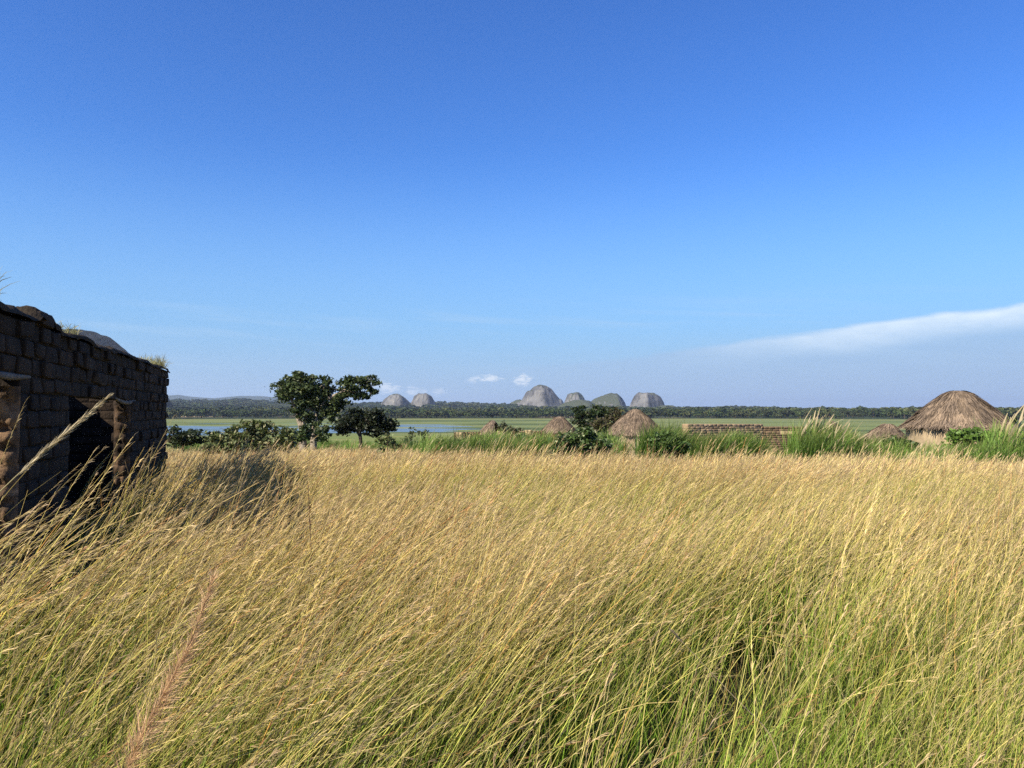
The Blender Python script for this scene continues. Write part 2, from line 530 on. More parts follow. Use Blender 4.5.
RK = build_rock_mat("granite", .50, .24)
RKV = build_rock_mat("granite_with_scrub", .5, .66)
RKD = build_rock_mat("dark_scrub_rock", .06, .35)
dome(509, 572, 383, 541, 3000, "largest and tallest pale grey granite dome in the middle of the skyline", RK, 1.55, 1.05, .03, 1, ridge=.10, shoulders=((19, .52, 10),))
dome(560, 592, 391.5, 574.5, 3300, "small scrub-covered dome tucked right behind the tallest dome", RKV, 1.9, 1.0, .05, 2)
dome(580, 629, 393.5, 612, 3250, "rounded dome with green scrubby left shoulder, third from the right edge of the dome group", RKV, 2.2, .9, .05, 3, shoulders=((-18, .62, 14),))
dome(628, 667, 393, 646, 3050, "blunt flat-topped granite dome, rightmost of the group, bright face and dark right flank", RK, 3.4, .8, .12, 4, ridge=-.05)
dome(377, 413, 394.8, 397, 3000, "low broad brown-topped dome nearest the big tree", RK, 2.6, .8, .08, 5)
dome(408, 438, 394, 424, 3050, "rounded pale dome just right of the low brown-topped dome", RK, 3.0, .8, .08, 6)
dome(500, 530, 398.5, 520, 3500, "low green knoll at the left foot of the tallest dome", RKV, 1.6, 1.0, .0, 7)
dome(546, 612, 399.3, 577, 2750, "long low scrubby rise in front of the middle domes", RKV, 1.8, 1.0, .02, 9)
dome(640, 690, 405, 668, 2800, "low scrubby rise at the foot of the rightmost blunt dome", RKV, 1.8, 1.0, .02, 10)
dome(-90, 177, 327, 60, 1700, "huge dark hill rising behind the ruined mud-brick building", RKD, 2.3, .9, .04, 8, base_y=416)

# ------------------------------------------------------------------ scattering (uncountable stuff only)
PROTO = bpy.data.collections.new("prototypes")


def proto(name, me, mat):
    o = bpy.data.objects.new(name, me)
    me.materials.append(mat)
    PROTO.children  # collection stays out of the scene; only its instances render
    return o


def scatter(name, pts, rot, scl, idx, protos, label, cat):
    c = bpy.data.collections.new(name + "_prototypes")
    for k, o in enumerate(protos):
        o.name = "%s_kind_%03d" % (name, k)
        c.objects.link(o)
    me = bpy.data.meshes.new(name)
    n = len(pts)
    me.vertices.add(n)
    me.vertices.foreach_set("co", np.asarray(pts, np.float32).ravel())
    for nm, ty, arr, key in (("rot", "FLOAT_VECTOR", rot, "vector"), ("scl", "FLOAT_VECTOR", scl, "vector"), ("idx", "INT", idx, "value")):
        a = me.attributes.new(nm, ty, "POINT")
        a.data.foreach_set(key, np.asarray(arr, np.int32 if ty == "INT" else np.float32).ravel())
    o = obj(name, me)
    tag(o, label, cat, kind="stuff")
    ng = bpy.data.node_groups.new(name + "_scatter", "GeometryNodeTree")
    ng.interface.new_socket("Geometry", in_out="INPUT", socket_type="NodeSocketGeometry")
    ng.interface.new_socket("Geometry", in_out="OUTPUT", socket_type="NodeSocketGeometry")
    N, L = ng.nodes, ng.links
    gi = N.new("NodeGroupInput"); go = N.new("NodeGroupOutput")
    ci = N.new("GeometryNodeCollectionInfo")
    ci.inputs["Collection"].default_value = c
    ci.inputs["Separate Children"].default_value = True
    ci.inputs["Reset Children"].default_value = True
    ip = N.new("GeometryNodeInstanceOnPoints")
    ip.inputs["Pick Instance"].default_value = True

    def named(nm, ty):
        a = N.new("GeometryNodeInputNamedAttribute"); a.data_type = ty
        a.inputs["Name"].default_value = nm
        return a.outputs["Attribute"]
    e2r = N.new("FunctionNodeEulerToRotation")
    L.new(named("rot", "FLOAT_VECTOR"), e2r.inputs[0])
    m2p = N.new("GeometryNodeMeshToPoints")
    L.new(gi.outputs[0], m2p.inputs[0])
    L.new(m2p.outputs[0], ip.inputs["Points"])
    L.new(ci.outputs[0], ip.inputs["Instance"])
    L.new(named("idx", "INT"), ip.inputs["Instance Index"])
    L.new(e2r.outputs[0], ip.inputs["Rotation"])
    L.new(named("scl", "FLOAT_VECTOR"), ip.inputs["Scale"])
    L.new(ip.outputs[0], go.inputs[0])
    md = o.modifiers.new("scatter", "NODES")
    md.node_group = ng
    return o


def stem_paths(n, K, h, th0, th1, pw, az, root):
    t = np.linspace(0, 1, K)
    th = th0[:, None] + (th1 - th0)[:, None] * t[None, :] ** pw[:, None]
    ds = (h / (K - 1))[:, None]
    thm = (th[:, 1:] + th[:, :-1]) / 2
    hor = np.concatenate([np.zeros((n, 1)), np.cumsum(np.sin(thm) * ds, 1)], 1)
    ver = np.concatenate([np.zeros((n, 1)), np.cumsum(np.cos(thm) * ds, 1)], 1)
    P = np.stack([root[:, 0:1] + hor * np.cos(az)[:, None], root[:, 1:2] + hor * np.sin(az)[:, None], ver], -1)
    return P


def lerp_cols(t, stops, cols):
    return np.stack([np.interp(t, stops, [c[k] for c in cols]) for k in range(4)], -1)


def grass_clump(rng, n_stem, n_blade, rad, wid, K=7, spik=26, head=1.0, greenish=0.0, hmul=1.0, sides=3, spw=1.0, spl=1.0, fan=.30):
    g = Geo()
    # flowering stems
    n = n_stem
    a = rng.uniform(0, 2 * np.pi, n); rr = rad * np.sqrt(rng.uniform(0, 1, n))
    root = np.stack([rr * np.cos(a), rr * np.sin(a)], 1)
    h = rng.uniform(.86, 1.30, n) * hmul
    th0 = rng.normal(R(16), R(11), n); th1 = rng.normal(R(50), R(17), n); pw = rng.uniform(.7, 1.5, n)
    az = rng.normal(R(2), R(24), n)
    broken = rng.uniform(0, 1, n) < .05
    th1 = np.where(broken, rng.uniform(R(85), R(125), n), th1); th0 = np.where(broken, R(40), th0); az = np.where(broken, rng.uniform(0, 6.28, n), az)
    P = stem_paths(n, K, h, th0, th1, pw, az, root)
    P += np.cumsum(rng.normal(0, .004, P.shape), 1) * np.linspace(0, 1, K)[None, :, None]
    t = np.linspace(0, 1, K)
    br = rng.uniform(.45, 1.40, (n, 1))
    yel = rng.uniform(0, 1, (n, 1))
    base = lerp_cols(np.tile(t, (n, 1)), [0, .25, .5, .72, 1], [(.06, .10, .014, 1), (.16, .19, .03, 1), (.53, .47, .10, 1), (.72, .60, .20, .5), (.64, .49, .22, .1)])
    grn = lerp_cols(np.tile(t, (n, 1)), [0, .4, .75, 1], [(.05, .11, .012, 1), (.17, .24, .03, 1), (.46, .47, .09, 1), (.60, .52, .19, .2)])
    wgt = np.clip(greenish + (yel - .5) * .9, 0, 1)[:, :, None]
    C = base * (1 - wgt) + grn * wgt
    rust = rng.uniform(0, 1, n) < .07                     # some stalks have dried reddish brown
    C[rust, :, :3] *= np.array([.90, .66, .52])
    C[..., :3] *= br[:, :, None]
    W = wid * np.interp(t, [0, .6, 1], [1.0, .8, .35])[None, :] * rng.choice([.6, .8, 1.0, 1.35], n, p=[.3, .3, .25, .15])[:, None]
    if sides:
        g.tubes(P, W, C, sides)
    else:
        s = rng.normal(size=(n, 3)); s[:, 2] *= .3; s /= np.linalg.norm(s, axis=1, keepdims=True)
        g.ribbons(P, W, s, C)
    # seed heads: small spikelets hugging the upper stem
    if spik:
        has = np.where(rng.uniform(0, 1, n) < head)[0]
        m = len(has) * spik
        si = np.repeat(has, spik)
        tt = 1 - .46 * rng.uniform(0, 1, m) ** 1.15
        f = tt * (K - 1); i0 = np.minimum(f.astype(int), K - 2); fr = (f - i0)[:, None]
        p = P[si, i0] * (1 - fr) + P[si, i0 + 1] * fr
        tan = P[si, i0 + 1] - P[si, i0]; tan /= np.linalg.norm(tan, axis=1, keepdims=True)
        rnd = rng.normal(size=(m, 3)); rnd -= tan * (rnd * tan).sum(1, keepdims=True); rnd /= np.linalg.norm(rnd, axis=1, keepdims=True)
        d = tan + rnd * rng.uniform(.03, fan, (m, 1)) + np.array([.05, 0, -.03])
        d /= np.linalg.norm(d, axis=1, keepdims=True)
        L = rng.uniform(.022, .065, (m, 1)) * (1.25 - tt[:, None] * .6) * spl
        Q = np.stack([p, p + d * L * .55, p + d * L + np.array([.004, 0, -.004])], 1)
        side = np.cross(d, rng.normal(size=(m, 3))); side /= np.linalg.norm(side, axis=1, keepdims=True)
        pk = rng.uniform(0, 1, (n, 1))[si]
        cc = np.array([.55, .43, .21, 0]) * (1 - pk) + np.array([.46, .32, .19, 0]) * pk
        cc[rust[si], :3] *= np.array([.90, .66, .55])
        cc[:, :3] *= br[si] * rng.uniform(.8, 1.25, (m, 1))
        w = wid * spw * rng.uniform(.7, 1.2, (m, 1))
        g.ribbons(Q, np.array([[.6, 1.0, .2]]) * w, side, np.repeat(cc[:, None, :], 3, 1))
    # leaf blades low down
    n = n_blade
    a = rng.uniform(0, 2 * np.pi, n); rr = rad * np.sqrt(rng.uniform(0, 1, n))
    root = np.stack([rr * np.cos(a), rr * np.sin(a)], 1)
    P = stem_paths(n, 6, rng.uniform(.35, .85, n) * hmul, np.abs(rng.normal(R(8), R(8), n)), np.abs(rng.normal(R(50), R(25), n)), rng.uniform(1, 2.4, n), rng.normal(0, R(65), n), root)
    t6 = np.linspace(0, 1, 6)
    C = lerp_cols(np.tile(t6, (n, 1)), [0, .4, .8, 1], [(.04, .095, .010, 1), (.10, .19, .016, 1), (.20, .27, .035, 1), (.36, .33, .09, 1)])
    dry = (rng.uniform(0, 1, (n, 1, 1)) < .28)
    C = np.where(dry, np.array([.33, .26, .12, 1.]) * np.ones_like(C), C)
    C[..., :3] *= rng.uniform(.7, 1.5, (n, 1, 1))
    s = rng.normal(size=(n, 3)); s[:, 2] *= .2; s /= np.linalg.norm(s, axis=1, keepdims=True)
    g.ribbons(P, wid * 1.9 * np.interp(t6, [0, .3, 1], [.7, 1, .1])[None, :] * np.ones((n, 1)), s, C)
    return g


# the ruined building's plan (shared with the grass so that no grass grows through its walls)
FAR_CORNER = np.array([-6.40, 14.3])
UW = np.array([.284, -.959])                   # along the front wall towards the camera
NW = np.array([.959, .284])                    # front wall faces this way
B_LEN, B_DEP = 9.5, 2.5


def in_building(x, y, pad=.12):
    s = (x - FAR_CORNER[0]) * UW[0] + (y - FAR_CORNER[1]) * UW[1]
    n = (x - FAR_CORNER[0]) * NW[0] + (y - FAR_CORNER[1]) * NW[1]
    return (s > -pad) & (s < B_LEN + pad) & (n > -B_DEP - pad) & (n < pad)


def build_field():
    rng = np.random.default_rng(5)
    protos, kinds = [], {}

    def add(key, cnt, **kw):
        kinds[key] = []
        for _ in range(cnt):
            protos.append(proto("p", grass_clump(rng, **kw).mesh("grass_clump"), M_GRASS))
            kinds[key].append(len(protos) - 1)
    add("near", 9, n_stem=82, n_blade=95, rad=.42, wid=.0019, K=9, spik=50, head=.72, hmul=1.20, spw=.50, spl=.95, fan=.32)
    add("near_green", 6, n_stem=44, n_blade=210, rad=.42, wid=.0018, K=9, spik=36, head=.40, greenish=.55, hmul=1.08, spw=.50, spl=.95, fan=.32)
    add("mid", 7, n_stem=92, n_blade=95, rad=.5, wid=.0034, K=7, spik=18, head=.75, hmul=1.06, sides=3, spw=.50, spl=2.0, fan=.22)
    add("mid_green", 4, n_stem=72, n_blade=160, rad=.5, wid=.0033, K=7, spik=12, head=.45, greenish=.5, sides=3, spw=.50, spl=2.0, fan=.22)
    add("far", 6, n_stem=105, n_blade=50, rad=.7, wid=.0070, K=5, spik=6, head=.85, sides=0, spw=.60, spl=3.8, fan=.20)
    pts, rot, scl, idx = [], [], [], []

    def lay(r0, r1, dens, straw, green, edge=40):
        half = math.radians(edge)
        n = int((r1 ** 2 - r0 ** 2) * half * dens)
        r = np.sqrt(rng.uniform(r0 ** 2, r1 ** 2, n)); a = rng.uniform(-half, half, n)
        x = r * np.sin(a); y = r * np.cos(a)
        px = px_of(x, y)
        ok = ~in_building(x, y, .10)
        # the field ends sooner on the right, where greener growth takes over round the huts
        lim = np.interp(px, [0, 180, 330, 400, 470, 640, 800, 1024, 1200], [44, 46, 46, 38, 28, 28, 27, 26, 25]) + (fbm(x / 3, y / 3, 8, 3) - .5) * 15
        ok &= r < lim
        g = fbm(x / 3.2 + 4, y / 4.5, 77, 3) + np.interp(px, [0, 450, 620, 1024], [-.05, -.04, .08, .08]) * np.interp(r, [2, 5, 12, 20], [.7, 1.2, .6, 0]) + np.interp(r, [2.0, 3.8], [.17, 0])
        gap = fbm(x / 1.3, y / 1.3, 91, 2)
        ok &= gap > .25
        x, y, r, g, gap = x[ok], y[ok], r[ok], g[ok], gap[ok]
        n = len(x)
        pick = np.where(g + rng.normal(0, .05, n) > .58, rng.choice(green, n), rng.choice(straw, n))
        wave = fbm(x / 2.2 + 11, y / 2.2, 55, 3)
        s = rng.uniform(.86, 1.14, n) * np.where((r > 12) & (rng.uniform(0, 1, n) < .10), 1.25, 1.0) * (.80 + .36 * wave) * np.interp(r, [0, 5, 12, 22, 45], [1.04, 1.03, .96, .73, .62]) * np.interp(px_of(x, y), [150, 420], [1.0, 1.0]) * np.where((r > 4) & (r < 16), np.interp(px_of(x, y), [-60, 90, 200, 430], [1.14, 1.07, .98, 1.0]), 1.0)
        pts.append(np.stack([x, y, ground(x, y) - .02], 1))
        lean = (wave - .5) * R(44) + rng.normal(0, R(5), n)
        rot.append(np.stack([rng.normal(0, R(4), n), lean, rng.normal(0, R(16), n) + (fbm(x / 4, y / 4, 66, 2) - .5) * R(50)], 1))
        scl.append(np.stack([s, s, s * rng.uniform(.92, 1.08, n)], 1))
        idx.append(pick)
    lay(1.15, 6.0, 4.5, kinds["near"], kinds["near_green"], 46)
    lay(6.0, 15.0, 3.8, kinds["mid"], kinds["mid_green"], 42)
    lay(15.0, 50.0, 3.0, kinds["far"], kinds["far"], 40)
    scatter("tall_grass", np.concatenate(pts), np.concatenate(rot), np.concatenate(scl), np.concatenate(idx), protos,
            "field of tall wind-bent golden grass filling the foreground", "grass")


build_field()


# ------------------------------------------------------------------ green growth round the village
def reed_clump(rng, n, rad, hgt, plume=.1, bright=1.0):
    g = Geo()
    a = rng.uniform(0, 2 * np.pi, n); rr = rad * np.sqrt(rng.uniform(0, 1, n))
    root = np.stack([rr * np.cos(a), rr * np.sin(a)], 1)
    h = rng.uniform(.6, 1.15, n) * hgt
    P = stem_paths(n, 6, h, np.abs(rng.normal(R(6), R(6), n)), rng.normal(R(48), R(26), n), rng.uniform(1.2, 2.4, n), rng.normal(0, R(60), n), root)
    t = np.linspace(0, 1, 6)
    C = lerp_cols(np.tile(t, (n, 1)), [0, .4, .85, 1], [(.035, .07, .014, 1), (.075, .14, .020, 1), (.12, .20, .035, 1), (.20, .23, .06, 1)])
    C[..., :3] *= rng.uniform(.65, 1.35, (n, 1, 1)) * bright * 1.22
    s = rng.normal(size=(n, 3)); s[:, 2] *= .2; s /= np.linalg.norm(s, axis=1, keepdims=True)
    g.ribbons(P, .013 * np.interp(t, [0, .35, 1], [.6, 1, .12])[None, :] * rng.uniform(.7, 1.3, (n, 1)), s, C)
    m = int(n * plume)
    if m:
        a = rng.uniform(0, 2 * np.pi, m); rr = rad * np.sqrt(rng.uniform(0, 1, m))
        P = stem_paths(m, 6, rng.uniform(1.05, 1.4, m) * hgt, np.abs(rng.normal(R(5), R(4), m)), rng.normal(R(45), R(14), m), rng.uniform(1.4, 2.6, m), rng.normal(0, R(25), m), np.stack([rr * np.cos(a), rr * np.sin(a)], 1))
        C = lerp_cols(np.tile(t, (m, 1)), [0, .6, .8, 1], [(.10, .15, .03, 1), (.30, .28, .10, 1), (.42, .34, .20, 1), (.42, .34, .20, 1)])
        s = rng.normal(size=(m, 3)); s[:, 2] *= .2; s /= np.linalg.norm(s, axis=1, keepdims=True)
        g.ribbons(P, np.array([[.006, .006, .006, .010, .022, .006]]) * np.ones((m, 1)), s, C)
    return g


def build_reeds():
    rng = np.random.default_rng(9)
    pr = [proto("p", reed_clump(rng, 120, .45, 1.15, pl, b).mesh("green_clump"), M_REED) for pl, b in ((.0, 1.0), (.0, 1.2), (.01, .8), (.06, 1.0), (.0, .65))]
    pts, rot, scl, idx = [], [], [], []

    def band(px0, px1, d0, d1, n, hs, kinds=(0, 1, 2, 4)):
        px = rng.uniform(px0, px1, n); d = rng.uniform(d0, d1, n)
        x = (px - 512) / FPX * d
        keep = fbm(x / 1.6, d / 1.6, int(px0) + 3, 2) > .3
        x, d = x[keep], d[keep]; n = len(x)
        s = rng.uniform(.75, 1.2, n) * hs * (.55 + .8 * fbm(x / 1.1 + 7, d / 1.3, 23, 2))
        pts.append(np.stack([x, d, ground(x, d) - .03], 1))
        rot.append(np.stack([rng.normal(0, R(5), n), rng.normal(R(3), R(6), n), rng.uniform(-.6, .6, n)], 1))
        scl.append(np.stack([np.maximum(s, .8), np.maximum(s, .8), s], 1))
        idx.append(np.where(fbm(x / 1.5, d / 1.5, 41, 2) > .55, 4, rng.choice(kinds, n)))
    band(395, 480, 38, 48, 110, .85)
    band(425, 545, 34, 42, 360, 1.10)
    band(500, 606, 35, 41, 240, 1.08)
    band(580, 618, 38, 46, 30, 1.15)
    band(648, 700, 34, 42, 240, 1.35)
    band(690, 752, 32, 36.5, 260, 1.1)
    band(715, 750, 33, 36, 40, 1.25)
    band(764, 778, 32, 34.8, 16, .9)
    band(800, 850, 31, 38, 140, 1.4, (0, 1, 2, 3, 3))
    band(806, 832, 31, 35, 30, 1.6, (0, 1, 3))
    band(850, 912, 31, 38, 230, 1.15)
    band(900, 950, 28.5, 33, 100, .85, (0, 1, 2, 3))
    band(925, 962, 30, 34, 70, 1.0)
    band(955, 1045, 27.5, 31, 120, 1.0)
    band(1000, 1060, 28, 33, 60, 1.6, (0, 1, 3))
    band(332, 352, 42, 45, 18, .85, (1,))
    band(170, 1060, 60, 120, 500, .8)
    band(380, 520, 48, 70, 120, .8)
    scatter("green_grass", np.concatenate(pts), np.concatenate(rot), np.concatenate(scl), np.concatenate(idx), pr,
            "lush tall green grass growing between the field and the huts", "grass")


build_reeds()


def build_wood():
    rng = np.random.default_rng(21)
    pr = []
    for k in range(6):
        g = Geo()
        n = 170
        nb = 6
        cen = rng.normal(size=(nb, 3)) * np.array([2.3, 2.3, 1.1]) + np.array([0, 0, 5.0 + (k % 3)])
        c = cen[rng.integers(0, nb, n)]
        u = rng.normal(size=(n, 3)); u /= np.linalg.norm(u, axis=1, keepdims=True)
        p = c + u * np.array([1.9, 1.9, 1.5]) * rng.uniform(.5, 1, (n, 1))
        d = rng.normal(size=(n, 3)); d /= np.linalg.norm(d, axis=1, keepdims=True)
        s = np.cross(d, rng.normal(size=(n, 3))); s /= np.linalg.norm(s, axis=1, keepdims=True)
        L = rng.uniform(.7, 1.3, (n, 1))
        base = [(.040, .060, .022), (.050, .070, .024), (.034, .050, .020), (.058, .072, .028), (.045, .055, .026), (.075, .085, .034)][k]
        C = np.array([*base, 1.0]) * rng.uniform(.6, 1.4, (n, 1)); C[:, 3] = 1
        g.ribbons(np.stack([p - d * L, p + d * L], 1), np.repeat(L * .8, 2, 1), s, np.repeat(C[:, None], 2, 1))
        P = np.array([[[0, 0, -1.], [.2, 0, 2.5], [0, .3, 5.]]])
        g.tubes(P, np.array([[.35, .28, .15]]), np.tile(np.array([.09, .07, .05, 1.]), (1, 3, 1)), 5)
        pr.append(proto("p", g.mesh("far_tree"), M_WOOD))
    pts, scl, idx = [], [], []

    def lay(n, r0, r1, s0, s1, wide):
        r = np.exp(rng.uniform(math.log(r0), math.log(r1), n)); px = rng.uniform(-120, 1150, n)
        a = np.arctan((px - 512) / FPX)
        x = r * np.sin(a); y = r * np.cos(a)
        keep = (fbm(x / 120, y / 60, 13, 3) > np.interp(r, [r0, r0 * 1.2, r1], [.46, .38, .36])) & (r > 990 + 190 * fbm(x / 90, y * 0, 15, 3))
        x, y = x[keep], y[keep]; m = len(x)
        s = s0 + (s1 - s0) * rng.uniform(0, 1, m) ** 1.8 * 1.35
        pts.append(np.stack([x, y, ground(x, y)], 1)); scl.append(np.stack([s * wide, s * wide, s], 1)); idx.append(rng.integers(0, 6, m))
    lay(5200, 1010, 1500, .45, 1.15, 1.15)
    lay(6500, 1350, 2600, .6, 1.3, 1.5)
    lay(6500, 2300, 4600, .8, 1.5, 2.2)
    lay(110, 960, 1040, .3, .55, 1.2)
    lay(260, 1010, 1300, .9, 1.35, 1.2)
    lay(300, 1800, 4200, 1.3, 1.9, 1.6)
    pts = np.concatenate(pts)
    scatter("distant_wood", pts, np.stack([np.zeros(len(pts)), np.zeros(len(pts)), rng.uniform(0, 6.28, len(pts))], 1), np.concatenate(scl), np.concatenate(idx), pr,
            "dark green wood along the far shore and up to the skyline", "wood")


build_wood()


# ------------------------------------------------------------------ mud-brick work
def brick_boxes(g, p0, u, n, length, thick, top, openings, rng, bl=.34, bh=.15, z0=-.2, tint=(1, 1, 1), jit=.012, slope=0.0):
    """bricks of one wall, laid in courses from p0 along u; n points out of the front face; top(s) is the height, openings (s0, s1, z1)"""
    u3 = np.array([u[0], u[1], 0.]); n3 = np.array([n[0], n[1], 0.]); up = np.array([0, 0, 1.])
    corners = np.array([[a, b, c] for a in (0, 1) for b in (0, 1) for c in (0, 1)], float)
    faces = np.array([[0, 1, 3, 2], [4, 6, 7, 5], [0, 4, 5, 1], [2, 3, 7, 6], [0, 2, 6, 4], [1, 5, 7, 3]])
    row = 0
    z = z0
    while z < 6:
        s = -rng.uniform(0, bl) if row % 2 else -bl * .5 * rng.uniform(0, 1)
        any_ = False
        while s < length:
            L = bl * rng.uniform(.8, 1.18)
            a, b = max(s, 0), min(s + L, length)
            s += L
            if b - a < .05:
                continue
            mid = (a + b) / 2
            hz = z + bh
            if z + bh * .5 > top(mid) + rng.normal(0, min(.02, jit)):
                continue
            any_ = True
            cut = False
            for (o0, o1, oz) in openings:
                e0 = o0 + rng.normal(0, .03); e1 = o1 + rng.normal(0, .03)
                if z < oz - .02:
                    if a >= e0 and b <= e1:
                        cut = True
                    elif a < e0 < b and b <= e1:
                        b = e0
                    elif a < e1 < b and a >= e0:
                        a = e1
                    elif a < e0 and b > e1:
                        b = e0
            if cut or b - a < .05:
                continue
            gp = .012
            dep = rng.normal(0, jit) - (rng.uniform(.03, .07) if jit > .015 and rng.uniform() < .05 else 0)
            c = corners * np.array([b - a - 2 * gp, thick, bh - 2 * gp * .8]) + np.array([a + gp, -thick + dep, z + gp + slope * mid])
            c = c + rng.normal(0, jit * .55, c.shape)
            v = np.array([p0[0], p0[1], 0.]) + c[:, 0:1] * u3 + c[:, 1:2] * n3 + c[:, 2:3] * up
            k = rng.uniform(.72, 1.25)
            g.add(v, faces, None, (np.array(tint) * k).tolist() + [1])
            # mortar behind the joint
            q = corners * np.array([b - a + .004, thick - .03, bh + .004]) + np.array([a - .002, -thick + .015, z - .002 + slope * mid])
            q += rng.normal(0, .002, q.shape)
            v = np.array([p0[0], p0[1], 0.]) + q[:, 0:1] * u3 + q[:, 1:2] * n3 + q[:, 2:3] * up
            g.add(v, faces, None, (np.array(tint) * .8).tolist() + [1])
        row += 1
        z += bh
        if not any_ and z > .5:
            break


def bevelled(o, w=.014):
    b = o.modifiers.new("worn_edges", "BEVEL")
    b.width = w; b.segments = 2; b.limit_method = "ANGLE"
    return o


def tuft(name, label, loc, n, hgt, spread, rng, parent=None, seed=0):
    g = Geo()
    a = rng.uniform(0, 2 * np.pi, n); rr = np.sqrt(rng.uniform(0, 1, n))
    root = np.stack([rr * np.cos(a) * spread[0], rr * np.sin(a) * spread[1]], 1)
    P = stem_paths(n, 5, rng.uniform(.3, 1.1, n) * hgt, np.abs(rng.normal(R(15), R(15), n)), rng.normal(R(70), R(30), n), rng.uniform(1, 2, n), rng.normal(0, R(80), n), root)
    C = np.tile(np.array([.36, .33, .13, 1]), (n, 5, 1)) * rng.uniform(.6, 1.3, (n, 1, 1)); C[..., 3] = 0
    s = rng.normal(size=(n, 3)); s /= np.linalg.norm(s, axis=1, keepdims=True)
    g.ribbons(P, .0035 * np.array([[1, 1, .8, .8, .3]]) * np.ones((n, 1)), s, C)
    return g


def build_ruin():
    rng = np.random.default_rng(3)
    root = thing("ruined_building", "dark roofless mud-brick building with broken doorways at the left edge", "ruin", (FAR_CORNER[0], FAR_CORNER[1], 0))
    base = np.array([0., 0.])

    def top_front(s):
        h = 2.66 + .05 * (float(vnoise(np.array([s * 1.1]), np.array([.3]), 4)[0]) - .5)
        if s > 7.25: h = 2.70
        if 7.4 < s < 8.0: h = 2.74
        return h
    g = Geo()
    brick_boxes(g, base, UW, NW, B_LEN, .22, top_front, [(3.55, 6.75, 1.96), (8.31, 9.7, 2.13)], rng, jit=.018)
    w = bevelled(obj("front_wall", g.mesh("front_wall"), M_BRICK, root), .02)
    # capping mud on top of the front wall, thicker on the higher part
    g = Geo()
    S = np.linspace(.0, B_LEN, 150)
    ring = 9
    P = []
    for s in S:
        h = top_front(s)
        amp = .02 + .09 * (fbm(np.array([s * 4.6]), np.array([1.7]), 9, 3)[0]) + (.03 if 7.4 < s < 8.0 else 0)
        for k in range(ring):
            a = math.pi * k / (ring - 1)
            x = -.11 + math.cos(a) * (.12 + .05 * float(vnoise(np.array([s * 9 + k]), np.array([k * .7]), 2)[0]))
            z = h - .04 + math.sin(a) * amp + .03 * float(vnoise(np.array([s * 6]), np.array([k * .9]), 6)[0])
            P.append([UW[0] * s + NW[0] * x, UW[1] * s + NW[1] * x, z])
    i = (np.arange(len(S) - 1) * ring)[:, None]; j = np.arange(ring - 1)[None, :]
    q = np.stack([i + j, i + j + 1, i + ring + j + 1, i + ring + j], -1).reshape(-1, 4)
    g.add(np.array(P), q, None, (1.1, 1.15, 1.0, 1))
    obj("wall_capping", g.mesh("wall_capping", True), M_BRICK, root)
    # far end wall, back wall, near end wall
    g = Geo()
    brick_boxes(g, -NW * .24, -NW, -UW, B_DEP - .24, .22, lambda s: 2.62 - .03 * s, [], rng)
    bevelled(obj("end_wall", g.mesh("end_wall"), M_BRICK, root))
    g = Geo()
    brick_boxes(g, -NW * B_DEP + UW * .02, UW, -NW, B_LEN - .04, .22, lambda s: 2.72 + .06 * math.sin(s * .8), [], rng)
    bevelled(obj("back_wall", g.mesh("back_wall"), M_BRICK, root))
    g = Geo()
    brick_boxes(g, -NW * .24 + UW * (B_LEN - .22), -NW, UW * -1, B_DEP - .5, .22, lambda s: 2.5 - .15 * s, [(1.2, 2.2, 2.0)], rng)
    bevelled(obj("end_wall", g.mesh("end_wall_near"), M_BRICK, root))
    g = Geo()     # cross wall between the two rooms
    brick_boxes(g, -NW * .24 + UW * 7.05, -NW, UW, B_DEP - .5, .22, lambda s: 2.3 - .2 * s, [], rng)
    bevelled(obj("cross_wall", g.mesh("cross_wall"), M_BRICK, root))

    def lintel(s0, s1, z, out, sag):
        g = Geo()
        K = 7
        S = np.linspace(s0, s1, K)
        P = np.stack([UW[0] * S + NW[0] * out, UW[1] * S + NW[1] * out, z + sag * np.sin(np.linspace(0, 3.0, K)) + np.linspace(0, .03, K)], -1)
        g.tubes(P[None], np.array([[.016, .026, .032, .03, .032, .026, .018]]), np.ones((1, K, 4)), 7)
        obj("lintel", g.mesh("lintel", True), M_LINTEL, root)
    # crumbled mud on the broken door edges facing the camera, sunlight painted into its colour
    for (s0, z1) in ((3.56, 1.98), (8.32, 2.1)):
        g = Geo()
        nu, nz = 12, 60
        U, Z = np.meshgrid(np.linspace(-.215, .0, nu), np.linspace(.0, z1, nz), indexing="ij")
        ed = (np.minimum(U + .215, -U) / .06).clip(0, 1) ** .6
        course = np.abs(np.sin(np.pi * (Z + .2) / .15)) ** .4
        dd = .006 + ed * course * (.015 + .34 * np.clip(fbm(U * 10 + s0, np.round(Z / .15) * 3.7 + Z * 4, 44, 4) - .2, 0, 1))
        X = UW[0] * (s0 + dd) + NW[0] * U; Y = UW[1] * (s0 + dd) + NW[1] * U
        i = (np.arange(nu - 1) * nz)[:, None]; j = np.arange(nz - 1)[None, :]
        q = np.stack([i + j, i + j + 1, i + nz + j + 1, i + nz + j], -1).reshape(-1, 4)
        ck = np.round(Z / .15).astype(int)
        ct = np.random.default_rng(5).choice([.9, 1.2, 1.5, 1.8, 2.0] if s0 > 5 else [.2, .35, .8, 1.1], 40)[ck] * (.6 + .8 * fbm(U * 20, Z * 20, 47, 3))  # course tints paint sunlit and dim patches; near jamb brighter, far jamb patchy
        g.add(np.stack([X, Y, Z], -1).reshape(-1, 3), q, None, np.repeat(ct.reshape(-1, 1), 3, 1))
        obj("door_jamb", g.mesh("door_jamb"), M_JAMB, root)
    lintel(3.12, 4.55, 2.05, -.03, -.05)
    lintel(8.05, 9.55, 2.19, -.02, -.03)
